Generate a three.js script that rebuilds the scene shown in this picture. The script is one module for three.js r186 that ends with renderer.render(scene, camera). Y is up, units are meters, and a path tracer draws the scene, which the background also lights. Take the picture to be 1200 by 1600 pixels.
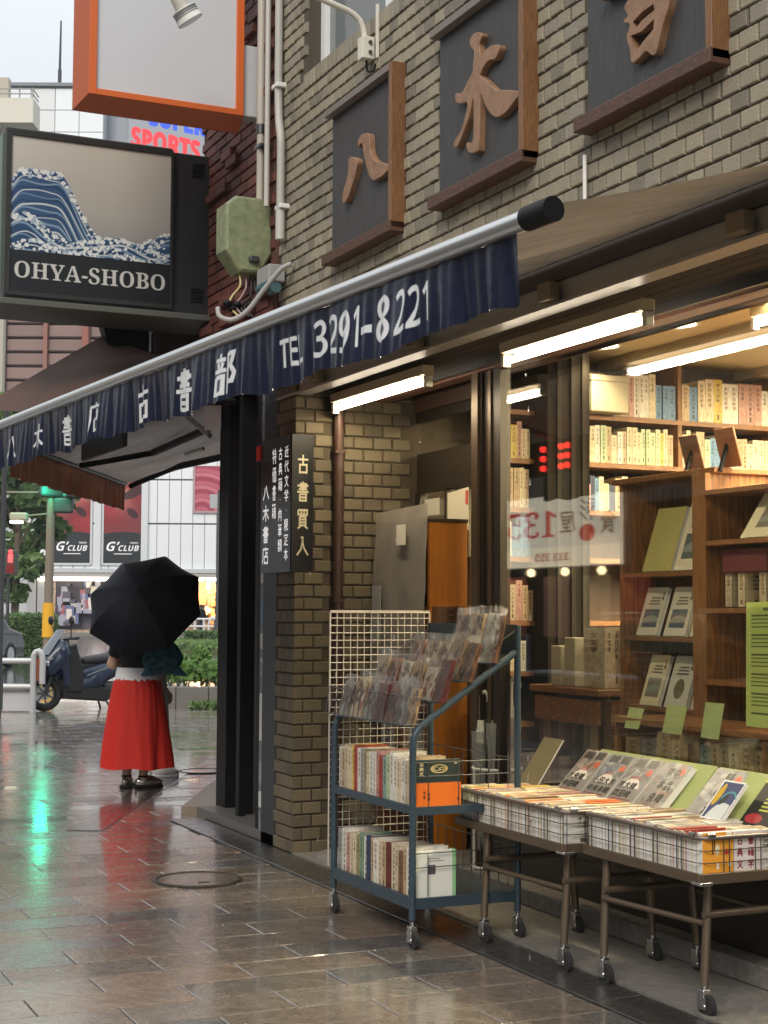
import * as THREE from 'three';
import { mergeGeometries } from 'three/addons/utils/BufferGeometryUtils.js';
import { RoundedBoxGeometry } from 'three/addons/geometries/RoundedBoxGeometry.js';
import { RectAreaLightUniformsLib } from 'three/addons/lights/RectAreaLightUniformsLib.js';
import { MarchingCubes } from 'three/addons/objects/MarchingCubes.js';
import { ImprovedNoise } from 'three/addons/math/ImprovedNoise.js';

// ---------- camera, sky, sun, exposure ----------
// x points into the shop, -z along the shop front away from the camera
const YAW = 24.76 * Math.PI / 180, PITCH = 3.667 * Math.PI / 180, ROLL = 0.3 * Math.PI / 180;
const scene = new THREE.Scene();
const camera = new THREE.PerspectiveCamera(36.87, 0.75, 0.1, 600);
camera.position.set(0, 1.45, 0);
camera.rotation.order = 'YXZ';
camera.rotation.set(PITCH, -YAW, ROLL);
camera.updateMatrixWorld(true); camera.updateProjectionMatrix();
const renderer = new THREE.WebGLRenderer({ antialias: true });
renderer.toneMapping = THREE.LinearToneMapping;
renderer.toneMappingExposure = 1.75;
renderer.shadowMap.enabled = true;
RectAreaLightUniformsLib.init();
{
  const w = 128, h = 64, d = new Float32Array(w * h * 4), n = new ImprovedNoise();
  for (let j = 0; j < h; j++) for (let i = 0; i < w; i++) {
    const el = ((j + 0.5) / h - 0.5) * Math.PI, a = i / w * Math.PI * 2, s = Math.sin(el);
    const c = 1 + 0.06 * n.noise(Math.cos(a) * 2 + 5, Math.sin(a) * 2, s * 4) + 0.04 * n.noise(Math.cos(a) * 5, Math.sin(a) * 5, s * 9);
    let L = s > 0 ? 0.97 * (1 + 2 * s) / 3 * c : 0.25;
    const k = (j * w + i) * 4;
    d[k] = L * 0.925; d[k + 1] = L * 0.985; d[k + 2] = L * 1.05; d[k + 3] = 1;
  }
  const t = new THREE.DataTexture(d, w, h, THREE.RGBAFormat, THREE.FloatType);
  t.mapping = THREE.EquirectangularReflectionMapping; t.magFilter = THREE.LinearFilter; t.needsUpdate = true;
  scene.background = t; scene.environment = t;
}
const sun = new THREE.DirectionalLight(0xfff4e6, 1.35);
sun.position.set(-42, 56, 40); sun.target.position.set(4, 0, -8);
sun.castShadow = true; sun.shadow.radius = 45;
Object.assign(sun.shadow.camera, { left: -30, right: 30, top: 30, bottom: -30, near: 1, far: 140 });
scene.add(sun, sun.target);
scene.fog = new THREE.FogExp2(0xdfe6ec, 0.0004);

// ---------- helpers ----------
function rngOf(seed) { let a = seed >>> 0; return () => { a = (a + 0x6D2B79F5) | 0; let t = Math.imul(a ^ (a >>> 15), 1 | a); t = (t + Math.imul(t ^ (t >>> 7), 61 | t)) ^ t; return ((t ^ (t >>> 14)) >>> 0) / 4294967296; }; }
const R = rngOf(7), rr = (a, b) => a + (b - a) * R(), pick = (a) => a[Math.floor(R() * a.length)];
const V = (x, y, z) => new THREE.Vector3(x, y, z);
const used = new Map();
function numbered(name) { const n = used.get(name) || 0; used.set(name, n + 1); return n ? `${name}_${String(n).padStart(3, '0')}` : name; }
const bases = new WeakMap();
function tag(o, label, category, group, kind) { if (label) o.userData.label = label; if (category) o.userData.category = category; if (group) o.userData.group = group; if (kind) o.userData.kind = kind; return o; }
function thing(name, label, category, base = [0, 0, 0], group) {   // parts of it are given in world coordinates
  const o = new THREE.Group(); o.name = numbered(name); o.position.set(...base); bases.set(o, base); scene.add(o);
  return tag(o, label, category, group);
}
function G(list) {
  list = (Array.isArray(list) ? list : [list]).map((g) => {
    g = g.index ? g.toNonIndexed() : g.clone();
    for (const k of Object.keys(g.attributes)) if (!['position', 'normal', 'uv'].includes(k)) g.deleteAttribute(k);
    if (!g.attributes.uv) g.setAttribute('uv', new THREE.BufferAttribute(new Float32Array(g.attributes.position.count * 2), 2));
    return g;
  });
  return list.length > 1 ? mergeGeometries(list) : list[0];
}
function mesh(name, geo, m, parent = scene) {
  const o = new THREE.Mesh(geo, m); o.name = parent === scene ? numbered(name) : name; o.castShadow = o.receiveShadow = true; parent.add(o);
  return o;
}
function part(name, geos, m, parent, label) {
  const g = G(geos); const b = bases.get(parent);
  if (b) g.translate(-b[0], -b[1], -b[2]);
  const o = mesh(name, g, m, parent); if (label) o.userData.label = label;
  if (b) bases.set(o, b);
  return o;
}
function structure(name, geos, m) { const o = mesh(name, G(geos), m); o.userData.kind = 'structure'; return o; }
function single(name, geos, m, label, category, group) { const g = G(geos); g.computeBoundingBox(); const c = g.boundingBox.getCenter(V(0, 0, 0)); c.y = g.boundingBox.min.y; g.translate(-c.x, -c.y, -c.z); const o = mesh(name, g, m); o.position.copy(c); return tag(o, label, category, group); }
const box = (w, h, d, x = 0, y = 0, z = 0) => new THREE.BoxGeometry(w, h, d).translate(x, y, z);
const span = (x0, x1, y0, y1, z0, z1) => box(Math.abs(x1 - x0), Math.abs(y1 - y0), Math.abs(z1 - z0), (x0 + x1) / 2, (y0 + y1) / 2, (z0 + z1) / 2);
const rspan = (x0, x1, y0, y1, z0, z1, r = 0.006, s = 2) => new RoundedBoxGeometry(Math.abs(x1 - x0), Math.abs(y1 - y0), Math.abs(z1 - z0), s, r).translate((x0 + x1) / 2, (y0 + y1) / 2, (z0 + z1) / 2);
function rod(a, b, r, r2 = r, n = 10) {
  const p = V(...a), q = V(...b), d = q.clone().sub(p), L = d.length();
  return new THREE.CylinderGeometry(r2, r, L, n).applyQuaternion(new THREE.Quaternion().setFromUnitVectors(V(0, 1, 0), d.normalize())).translate((a[0] + b[0]) / 2, (a[1] + b[1]) / 2, (a[2] + b[2]) / 2);
}
const tube = (pts, r, n = 24, s = 8, closed = false, tension = 0.5) => new THREE.TubeGeometry(new THREE.CatmullRomCurve3(pts.map((p) => V(...p)), closed, 'catmullrom', tension), n, r, s, closed);
const bar = (a, b, w, h) => { const d = V(...b).sub(V(...a)), L = d.length(); const m = new THREE.Matrix4().lookAt(V(0, 0, 0), d, V(0, 1, 0.001)); return new THREE.BoxGeometry(w, h, L).applyMatrix4(m).translate((a[0] + b[0]) / 2, (a[1] + b[1]) / 2, (a[2] + b[2]) / 2); };
function plate(pts, th) { const s = new THREE.Shape(pts.map((p) => new THREE.Vector2(p[0], p[1]))); return new THREE.ExtrudeGeometry(s, { depth: th, bevelEnabled: false }); }
function quad(a, b, c, d, n = 1, m = 1, f) {   // a-b along u, d-c opposite; f(u,v,p) may move points
  const g = new THREE.PlaneGeometry(1, 1, n, m), P = g.attributes.position, U = g.attributes.uv;
  for (let i = 0; i < P.count; i++) {
    const u = U.getX(i), v = U.getY(i), p = V(...a).multiplyScalar((1 - u) * (1 - v)).addScaledVector(V(...b), u * (1 - v)).addScaledVector(V(...c), u * v).addScaledVector(V(...d), (1 - u) * v);
    if (f) f(u, v, p); P.setXYZ(i, p.x, p.y, p.z);
  }
  g.computeVertexNormals(); return g;
}
const lin = (r, g, b) => new THREE.Color().setRGB(r, g, b);
const S = (c, roughness = 0.7, metalness = 0, o = {}) => new THREE.MeshStandardMaterial({ color: Array.isArray(c) ? lin(...c) : c, roughness, metalness, ...o });
const PM = (c, o) => new THREE.MeshPhysicalMaterial({ color: Array.isArray(c) ? lin(...c) : c, ...o });
const lampMat = (c, k) => new THREE.MeshStandardMaterial({ color: 0x222222, emissive: Array.isArray(c) ? lin(...c) : c, emissiveIntensity: k });
// where a world point falls in the picture, and how large a metre is there
function seen(x, y, z) { const p = V(x, y, z).project(camera); const d = V(x, y, z).sub(camera.position).dot(camera.getWorldDirection(V(0, 0, 0))); return { inside: d > 0 && Math.abs(p.x) < 1.08 && Math.abs(p.y) < 1.08, d }; }
// the street beyond the shops: across = metres to the right of the line of sight, away = metres along it
const CY = Math.cos(YAW), SY = Math.sin(YAW);
const far = (across, away) => [across * CY + away * SY, across * SY - away * CY];

// ---------- textures ----------
const noise = new ImprovedNoise();
function fbm(x, y, z, o = 4) { let a = 0, k = 0.5, f = 1; for (let i = 0; i < o; i++) { a += k * noise.noise(x * f, y * f, z); k *= 0.5; f *= 2; } return a; }
function dataTex(n, f, srgb = false) {
  const d = new Uint8Array(n * n * 4);
  for (let j = 0; j < n; j++) for (let i = 0; i < n; i++) { const v = f(i / n, j / n), k = (j * n + i) * 4; for (let c = 0; c < 3; c++) d[k + c] = Math.max(0, Math.min(255, 255 * (Array.isArray(v) ? v[c] : v))); d[k + 3] = 255; }
  const t = new THREE.DataTexture(d, n, n); t.wrapS = t.wrapT = THREE.RepeatWrapping; t.magFilter = THREE.LinearFilter; if (srgb) t.colorSpace = THREE.SRGBColorSpace; t.needsUpdate = true; return t;
}
function canvasTex(w, h, draw) {
  const c = document.createElement('canvas'); c.width = w; c.height = h; const x = c.getContext('2d'); draw(x, w, h);
  const t = new THREE.CanvasTexture(c); t.colorSpace = THREE.SRGBColorSpace; t.magFilter = THREE.LinearFilter; return t;
}
const rep = (t, a, b = a) => { const c = t.clone(); c.repeat.set(a, b); c.needsUpdate = true; return c; };
// wrap-around noise: points on two circles
const loopN = (u, v, f, z = 0) => { const a = u * 6.2832, b = v * 6.2832; return noise.noise(Math.cos(a) * f + z, Math.sin(a) * f + Math.cos(b) * f, Math.sin(b) * f + z); };
const grainT = dataTex(256, (u, v) => 0.72 + 0.2 * loopN(u, v, 3) + 0.13 * loopN(u, v, 9, 3) + 0.2 * loopN(u, v, 30, 7));
const fineT = dataTex(256, (u, v) => 0.5 + 0.35 * loopN(u, v, 14, 2) + 0.35 * loopN(u, v, 34, 9));
const softT = dataTex(256, (u, v) => 0.5 + 0.6 * loopN(u, v, 2.2, 4) + 0.3 * loopN(u, v, 6, 1));
const woodT = dataTex(256, (u, v) => { const w = Math.sin((u * 22 + 2.5 * loopN(u, v, 1.2, 5)) * 6.2832 / 2) * 0.5 + 0.5; return 0.68 + 0.2 * w + 0.25 * loopN(u * 6 % 1, v * 0.4, 3, 2); }, true);
const streakT = dataTex(256, (u, v) => 0.8 + 0.28 * loopN((u * 5) % 1, v * 0.3, 3, 8) + 0.12 * loopN(u, v, 12));

// ---------- written characters, as strokes on a 100 x 100 square ----------
const BAMBOO = '22,4 10,22;18,12 46,12;30,12 34,22;62,4 52,22;58,12 92,12;72,12 76,22';
const GLYPH = {
  '古': '10,28 90,28;50,5 50,50;25,50 25,97;25,54 78,54 78,97;25,91 78,91',
  '書': '26,14 76,14 76,31;8,23 92,23;26,31 76,31;50,2 50,54;18,41 84,41;6,53 94,53;27,62 27,99;27,64 75,64 75,99;27,80 75,80;27,95 75,95',
  '買': '16,8 84,8 84,30 16,30 16,8;39,8 39,30;61,8 61,30;27,40 73,40 73,82 27,82 27,38;27,54 73,54;27,68 73,68;38,84 12,98;62,84 90,98',
  '入': '36,8 52,8 50,30 38,65 8,95;50,26 62,60 93,94',
  '近': '82,8 48,18;48,18 46,45 38,70;48,38 92,38;72,38 72,78;15,10 26,22;6,42 24,42 16,62 26,75;6,94 20,78 40,90 94,93',
  '代': '30,4 22,30 4,54;21,32 21,97;38,40 94,28;58,5 64,50 80,90 95,93 95,76;78,8 90,18',
  '文': '50,2 50,20;6,22 94,22;74,24 55,66 8,96;26,24 50,66 94,96',
  '学': '22,5 30,19;48,3 52,17;80,4 68,19;9,40 9,26 91,26 89,40;26,42 72,42 50,56 50,93 36,93;6,66 94,66',
  '限': '12,5 12,98;12,8 34,8 24,34 36,50 30,68 14,68;48,8 84,8 84,44 48,44;48,26 84,26;48,8 48,92 64,80;54,46 70,78 95,95;88,52 70,66',
  '定': '50,2 50,13;9,30 9,15 91,15 89,30;20,36 80,36;50,36 50,88;50,60 80,60;28,52 24,75 6,96;22,76 40,90 95,93',
  '本': '7,28 93,28;50,3 50,98;48,30 30,56 6,78;52,30 70,56 94,78;32,77 68,77',
  '典': '24,16 76,16 76,67;24,16 24,67;24,41 76,41;42,4 42,67;58,4 58,67;5,67 95,67;36,73 12,96;64,73 90,96',
  '籍': BAMBOO + ';8,38 42,38;10,52 40,52;6,66 44,66;25,28 25,98;24,68 6,88;26,68 43,82;52,36 94,36;63,27 63,54;81,27 81,54;48,54 97,54;56,64 89,64 89,97;56,64 56,97;56,79 89,79;56,94 89,94',
  '肉': '17,25 17,98;17,25 83,25 83,93 72,93;50,3 48,26 33,50;50,32 67,50;48,52 31,74;48,56 69,74',
  '筆': BAMBOO + ';25,34 77,34 77,56;7,45 93,45;25,56 77,56;15,68 85,68;5,81 95,81;50,26 50,99',
  '類': '12,10 20,26;42,8 34,26;5,33 49,33;27,5 27,54;26,34 7,52;28,34 47,50;5,67 49,67;27,55 24,75 7,96;28,70 47,93;52,9 97,9;74,9 70,24;58,24 91,24 91,74 58,74 58,24;58,40 91,40;58,57 91,57;66,76 51,96;82,80 97,96',
  '特': '14,14 7,38;13,28 42,28;26,3 26,98;4,62 43,53;50,20 92,20;71,3 71,36;44,37 97,37;44,55 97,55;81,42 81,95 69,91;54,64 62,79',
  '価': '28,4 20,30 4,54;20,32 20,97;34,12 97,12;40,36 93,36 93,94 40,94 40,36;56,12 56,90;77,12 77,90',
  '部': '30,3 30,15;6,18 54,18;18,24 24,40;43,24 38,40;3,44 57,44;13,57 47,57 47,94 13,94 13,57;66,5 66,99;66,8 93,8 80,36 95,55 87,72 68,72',
  '店': '50,2 50,13;11,15 94,15;14,15 14,60 4,97;56,24 56,56;56,37 86,37;33,57 84,57 84,94 33,94 33,57',
  '八': '38,22 30,60 6,94;54,12 68,55 96,90',
  '木': '7,34 93,34;50,3 50,98;48,36 30,62 5,84;52,36 70,62 95,84',
  '食': '50,3 6,42;50,3 94,42;50,22 50,34;28,39 72,39 72,66 28,66;28,52 72,52;28,38 28,96 50,84;50,68 94,97;82,70 64,80',
  '彩': '48,4 10,14;12,22 18,36;28,20 32,34;48,18 40,34;5,44 55,44;30,36 30,98;28,48 5,78;32,48 53,72;88,5 62,28;91,34 60,58;95,62 55,97',
  '屋': '16,8 86,8 86,28 16,28;16,8 16,60 5,97;26,42 90,42;50,42 34,60;34,60 80,58;70,50 84,66;56,60 56,95;34,77 80,77;20,95 96,95',
  '大': '6,32 94,32;50,4 48,34 34,68 6,96;50,36 66,70 95,96', '小': '50,5 50,94 36,86;24,34 8,70;74,34 94,72',
  '中': '50,3 50,98;14,24 86,24 86,64 14,64 14,24', '央': '20,22 80,22 80,54;20,22 20,54;5,54 95,54;50,4 50,52 30,82 6,96;52,56 95,96',
  '田': '12,12 88,12 88,92 12,92 12,12;50,12 50,92;12,50 88,50', '京': '50,3 50,16;6,17 94,17;24,30 76,30 76,54 24,54 24,30;50,54 50,94 38,94;28,64 10,88;72,64 92,88',
  '線': '24,4 10,24 26,26 8,46 36,46;22,46 22,97;10,60 6,80;34,58 38,74;66,4 58,16;50,16 90,16 90,46 50,46 50,16;50,31 90,31;70,46 70,94 60,94;48,60 64,60 46,88;92,54 74,64 96,92',
  '総': '24,4 10,24 26,26 8,46 36,46;22,46 22,97;10,60 6,80;34,58 38,74;60,6 46,30;76,6 95,30;68,22 54,44 88,44;52,60 46,84;62,56 62,92 84,92 86,80;72,54 78,68;88,58 97,78',
  '武': '12,14 54,14;4,32 96,32;66,5 70,50 84,90 96,90 96,74;80,8 90,20;30,48 30,92;30,66 52,66;14,56 14,94;4,97 58,86', '・': '46,50 54,50',
};
function glyph(c, ch, x, y, w, h, lw, color) {
  c.strokeStyle = color; c.lineWidth = lw; c.lineCap = 'butt'; c.lineJoin = 'miter'; c.miterLimit = 3;
  for (const s of (GLYPH[ch] || '').split(';')) {
    c.beginPath(); s.split(' ').forEach((p, i) => { const [a, b] = p.split(',').map(Number); c[i ? 'lineTo' : 'moveTo'](x + a / 100 * w, y + b / 100 * h); }); c.stroke();
  }
}
const column = (c, str, x, y, w, h, step, lw, color) => [...str].forEach((ch, i) => glyph(c, ch, x, y + i * step, w, h, lw, color));

// ---------- shared materials ----------
const bumpy = { bumpMap: rep(fineT, 1), bumpScale: 0.002 };
const M = {
  mortar: S([0.08, 0.067, 0.05], 0.95), mortarDark: S([0.05, 0.035, 0.022], 0.95), mortarRed: S([0.10, 0.045, 0.032], 0.95),
  alu: S([0.62, 0.62, 0.6], 0.3, 0.85), steel: S([0.55, 0.55, 0.53], 0.25, 1), darkSteel: S([0.12, 0.12, 0.12], 0.4, 0.8),
  black: PM([0.010, 0.010, 0.011], { roughness: 0.55, specularIntensity: 0.35 }), rubber: S([0.018, 0.018, 0.018], 0.8), bronze: S([0.10, 0.068, 0.04], 0.38, 0.55), darkBronze: S([0.035, 0.026, 0.018], 0.42, 0.4),
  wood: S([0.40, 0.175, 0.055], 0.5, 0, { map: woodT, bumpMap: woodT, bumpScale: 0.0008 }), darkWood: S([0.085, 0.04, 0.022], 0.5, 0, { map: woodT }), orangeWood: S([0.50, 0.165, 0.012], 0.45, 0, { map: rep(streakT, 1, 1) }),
  white: S([0.75, 0.74, 0.7], 0.5), cream: S([0.66, 0.63, 0.54], 0.55), grey: S([0.3, 0.3, 0.29], 0.6), pages: S([0.66, 0.62, 0.52], 0.9), whitePages: S([0.74, 0.73, 0.69], 0.9),
  pane: PM([0.96, 0.97, 0.96], { roughness: 0.02, transmission: 1, thickness: 0, ior: 1.5 }), film: PM([0.95, 0.95, 0.95], { roughness: 0.08, transmission: 0.94, thickness: 0, ior: 1.5, bumpMap: rep(softT, 2), bumpScale: 0.02 }),
  concrete: S([0.24, 0.225, 0.20], 0.55, 0, { map: rep(grainT, 1), bumpMap: rep(fineT, 2), bumpScale: 0.002 }),
};
function wuv(geo, s = 1) {   // uv in metres (divided by s), by the axis each face looks along
  const g = geo.index ? geo.toNonIndexed() : geo, P = g.attributes.position, N = g.attributes.normal, U = new Float32Array(P.count * 2);
  for (let i = 0; i < P.count; i++) {
    const ax = Math.abs(N.getX(i)), ay = Math.abs(N.getY(i)), az = Math.abs(N.getZ(i)), x = P.getX(i), y = P.getY(i), z = P.getZ(i);
    const [u, v] = ay > ax && ay > az ? [x, z] : ax > az ? [z, y] : [x, y]; U[2 * i] = u / s; U[2 * i + 1] = v / s;
  }
  g.setAttribute('uv', new THREE.BufferAttribute(U, 2)); return g;
}
const placeM = (x, y, z, ry = 0, sx = 1, sy = 1, sz = 1) => new THREE.Matrix4().compose(V(x, y, z), new THREE.Quaternion().setFromEuler(new THREE.Euler(0, ry, 0)), V(sx, sy, sz));
// bricks, pavers and other alike pieces: the ones that show largest are meshes of their own, the rest one joined part
const few = {};
function pieces(name, list, geo, mats, parent, limit = 300, minPx = 0) {
  // list: {x,y,z, ry, s:[sx,sy,sz], m: material number}
  const b = bases.get(parent) || [0, 0, 0];
  for (const p of list) { const s = seen(p.x, p.y, p.z); p.px = s.inside ? 1 / s.d : -1; }
  list.sort((p, q) => q.px - p.px);
  const restOf = mats.map(() => []);
  list.forEach((p, i) => {
    const mm = placeM(p.x - b[0], p.y - b[1], p.z - b[2], p.ry || 0, ...(p.s || [1, 1, 1]));
    if (i < limit && p.px > minPx) { const o = mesh(name, geo, mats[p.m], parent); o.applyMatrix4(mm); } else restOf[p.m].push(geo.clone().applyMatrix4(mm));
  });
  restOf.forEach((l, i) => { if (l.length) { const o = mesh(name + '_mass', G(l), mats[i], parent); o.userData.kind = 'stuff'; } });
}
function brickGeo(w, h, d, c = 0.004) {   // one chamfered front towards +z, back left open; 10 triangles of front and edges
  const a = w / 2, e = h / 2, p = [], idx = [];
  const ring = (s, z) => [[-a + s, -e + s, z], [a - s, -e + s, z], [a - s, e - s, z], [-a + s, e - s, z]];
  const r0 = ring(0, -d), r1 = ring(0, -c), r2 = ring(c, 0);
  const f = (A, B, C, D) => { for (const q of [A, B, C, A, C, D]) p.push(...q); };
  for (const [u, v] of [[r0, r1], [r1, r2]]) for (let k = 0; k < 4; k++) f(u[k], u[(k + 1) % 4], v[(k + 1) % 4], v[k]);
  f(...r2);
  const g = new THREE.BufferGeometry(); g.setAttribute('position', new THREE.Float32BufferAttribute(p, 3)); g.computeVertexNormals();
  const uv = []; for (let i = 0; i < p.length; i += 3) uv.push(p[i] / w + 0.5, p[i + 1] / h + 0.5); g.setAttribute('uv', new THREE.Float32BufferAttribute(uv, 2)); return g;
}

// ---------- the ground ----------
const wetN = dataTex(256, (u, v) => 0.5 + 0.3 * loopN(u, v, 5, 1) + 0.25 * loopN(u, v, 17, 5) + 0.12 * loopN(u, v, 40, 2));
const wetR = dataTex(256, (u, v) => 0.42 + 0.45 * loopN(u, v, 2, 6) + 0.3 * loopN(u, v, 7, 3));
const wet = (c, o = {}) => PM(c, { roughness: 0.55, map: rep(grainT, 1), roughnessMap: wetR, bumpMap: rep(wetN, 1), bumpScale: 0.0035, clearcoat: 1, clearcoatRoughness: 0.13, ior: 1.5, ...o });
structure('road', wuv(span(-40, 90, -0.5, -0.12, -130, 12), 2.5), wet([0.085, 0.086, 0.088], { bumpScale: 0.0025, clearcoatRoughness: 0.1 }));
{
  // the pavement: its far kerb runs across the line of sight, 23.6 m away
  const k0 = far(-14, 23.7), k1 = far(16, 23.7), k2 = far(16, 23.55), k3 = far(-14, 23.55);
  const s = new THREE.Shape([[-0.9, 8], [14, 8], [14, -14], [16, -16.2], k2, [-0.9, -26]].map((p) => new THREE.Vector2(p[0], -p[1])));
  s.autoClose = true;
  const slab = new THREE.ExtrudeGeometry(s, { depth: 0.13, bevelEnabled: false }).rotateX(-Math.PI / 2).translate(0, -0.144, 0);
  const pave = structure('pavement', wuv(slab, 1), S([0.075, 0.068, 0.06], 0.6, 0, { bumpMap: fineT, bumpScale: 0.002 }));
  // stone slabs: 0.6 m across the pavement, 0.25 m along it, each row shifted by half
  const tones = [[0.205, 0.170, 0.142], [0.18, 0.158, 0.14], [0.235, 0.178, 0.142], [0.155, 0.148, 0.142], [0.22, 0.195, 0.17], [0.13, 0.127, 0.124]].map((c, i) => wet(c.map((v) => v * 1.12), { clearcoatRoughness: [0.13, 0.08, 0.17, 0.06, 0.11, 0.2][i] }));
  const geos = [0, 1, 2].map((k) => { const g = brickGeo(0.594, 0.244, 0.03, 0.003).rotateX(-Math.PI / 2); const U = g.attributes.uv; for (let i = 0; i < U.count; i++) U.setXY(i, U.getX(i) * 0.6 + k * 0.31, U.getY(i) * 0.25 + k * 0.37); return g; });
  const lists = [[], [], []], rest = [[], [], []];
  for (let r = 0; r < 84; r++) {
    const z = -3.2 - r * 0.25;
    for (let c = -2; c < 16; c++) {
      const x = 0.98 + c * 0.6 + (r % 2) * 0.3 - 0.024 * (z + 8), edge = z > -10.4 ? 3.1 : 3.1 + (-10.4 - z) * 0.5;
      if (x < -0.6 || x - 0.3 > edge + 3) continue;
      if (z > -10.3 && x + 0.3 > 3.14) { const w = 3.14 - (x - 0.3); if (w < 0.06) continue; lists[r % 3].push({ x: x - 0.3 + w / 2, y: rr(-0.0012, 0.0012), z, s: [w / 0.6, 1, 1], m: Math.floor(R() * R() * 6) }); continue; }
      lists[(r + c + 30) % 3].push({ x, y: rr(-0.0015, 0.0015), z, m: R() < 0.5 ? 0 : Math.floor(R() * 6) });
    }
  }
  const all = lists.flat();
  const cut = all.map((p) => { const s = seen(p.x, 0, p.z); return s.inside ? 1 / s.d : 0; }).sort((a, b) => b - a)[290];
  lists.forEach((l, i) => pieces('paving_stone', l, geos[i], tones, pave, 300, cut));
  // dark granite strip along the shop fronts, and the concrete band behind it
}
for (let k = 0; k < 9; k++) { const z0 = -10.35 + k * 0.9; single('granite_kerb_stone', wuv(rspan(3.15, 3.375, -0.02, 0.006, z0 + 0.003, z0 + 0.897, 0.004), 0.5), wet([0.06, 0.058, 0.056], { clearcoatRoughness: 0.3, bumpScale: 0.002 }), `dark granite kerb stone along the shop front, number ${['one', 'two', 'three', 'four', 'five', 'six', 'seven', 'eight', 'nine'][k]} counted from the neighbouring doorway`, 'kerb stone', 'granite kerb stones along the shop front').userData.kind = 'structure'; }
structure('pavement_edge', wuv(span(3.38, 4.3, -0.13, 0.012, -8.6, 1), 0.8), M.concrete);
structure('shop_step', wuv(rspan(3.82, 4.4, 0.012, 0.1, -8.6, 1, 0.01), 0.8), M.concrete);
{ // low mound of cement run up against the pillar foot
  const g = new THREE.SphereGeometry(1, 20, 8, 0, Math.PI * 2, 0, Math.PI / 2).scale(0.2, 0.05, 0.28).translate(3.62, 0.012, -8.28);
  single('cement_mound', wuv(g, 0.5), M.concrete, 'low pale cement mound at the foot of the brick pillar', 'cement patch').userData.kind = 'structure';
}
{
  const m = thing('manhole_cover', 'round manhole cover set flush in the wet pavement', 'manhole', [2.6, 0, -8.0]);
  const c = [2.6, 0, -8.0];
  part('ring', new THREE.TorusGeometry(0.225, 0.014, 8, 48).rotateX(Math.PI / 2).scale(1, 0.5, 1).translate(c[0], 0.004, c[2]), S([0.03, 0.025, 0.022], 0.5, 0.4), m);
  part('lid', new THREE.CylinderGeometry(0.212, 0.212, 0.012, 40).translate(c[0], 0, c[2]), wet([0.17, 0.14, 0.12]), m);
  part('lift_hole', rspan(c[0] - 0.03, c[0] + 0.03, 0.004, 0.009, c[2] + 0.1, c[2] + 0.112, 0.002), M.black, m);
  const n = thing('manhole_cover', 'small round drain cover in the wet pavement beyond the red skirt', 'manhole', [4.2, 0, -13.1]);
  part('ring', new THREE.TorusGeometry(0.2, 0.014, 8, 40).rotateX(Math.PI / 2).scale(1, 0.5, 1).translate(4.35, 0.004, -13.3), S([0.03, 0.025, 0.022], 0.5, 0.4), n);
  part('lid', new THREE.CylinderGeometry(0.19, 0.19, 0.012, 32).translate(4.35, 0, -13.3), wet([0.14, 0.12, 0.11]), n);
}

// ---------- the bookshop building ----------
const X0 = 3.38, GX = 4.18, WX = 3.93, ZR = -8.61, TOPS = 6.4;
const brickTones = [[0.415, 0.362, 0.262], [0.365, 0.318, 0.232], [0.465, 0.408, 0.29], [0.28, 0.248, 0.188], [0.385, 0.345, 0.265]].map((c) => S(c, 0.72, 0, { map: rep(grainT, 0.6), bumpMap: fineT, bumpScale: 0.0015 }));
const tone = () => { const q = R(); return q < 0.34 ? 0 : q < 0.58 ? 1 : q < 0.76 ? 2 : q < 0.87 ? 3 : 4; };
const shop = thing('bookshop_building', 'tan brick bookshop with an open lit shop front under a navy awning', 'building', [X0, 0, -6]);
const front = part('upper_wall', [wuv(span(X0 + 0.01, X0 + 0.3, 2.94, 4.62, -8.93, 2)), span(X0 + 0.01, X0 + 0.3, 4.62, TOPS, -8.93, -8.5), span(X0 + 0.01, X0 + 0.3, 4.62, TOPS, -6.6, 2), span(X0 + 0.01, X0 + 0.3, 6.0, TOPS, -8.5, -6.6)], M.mortar, shop);
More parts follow.
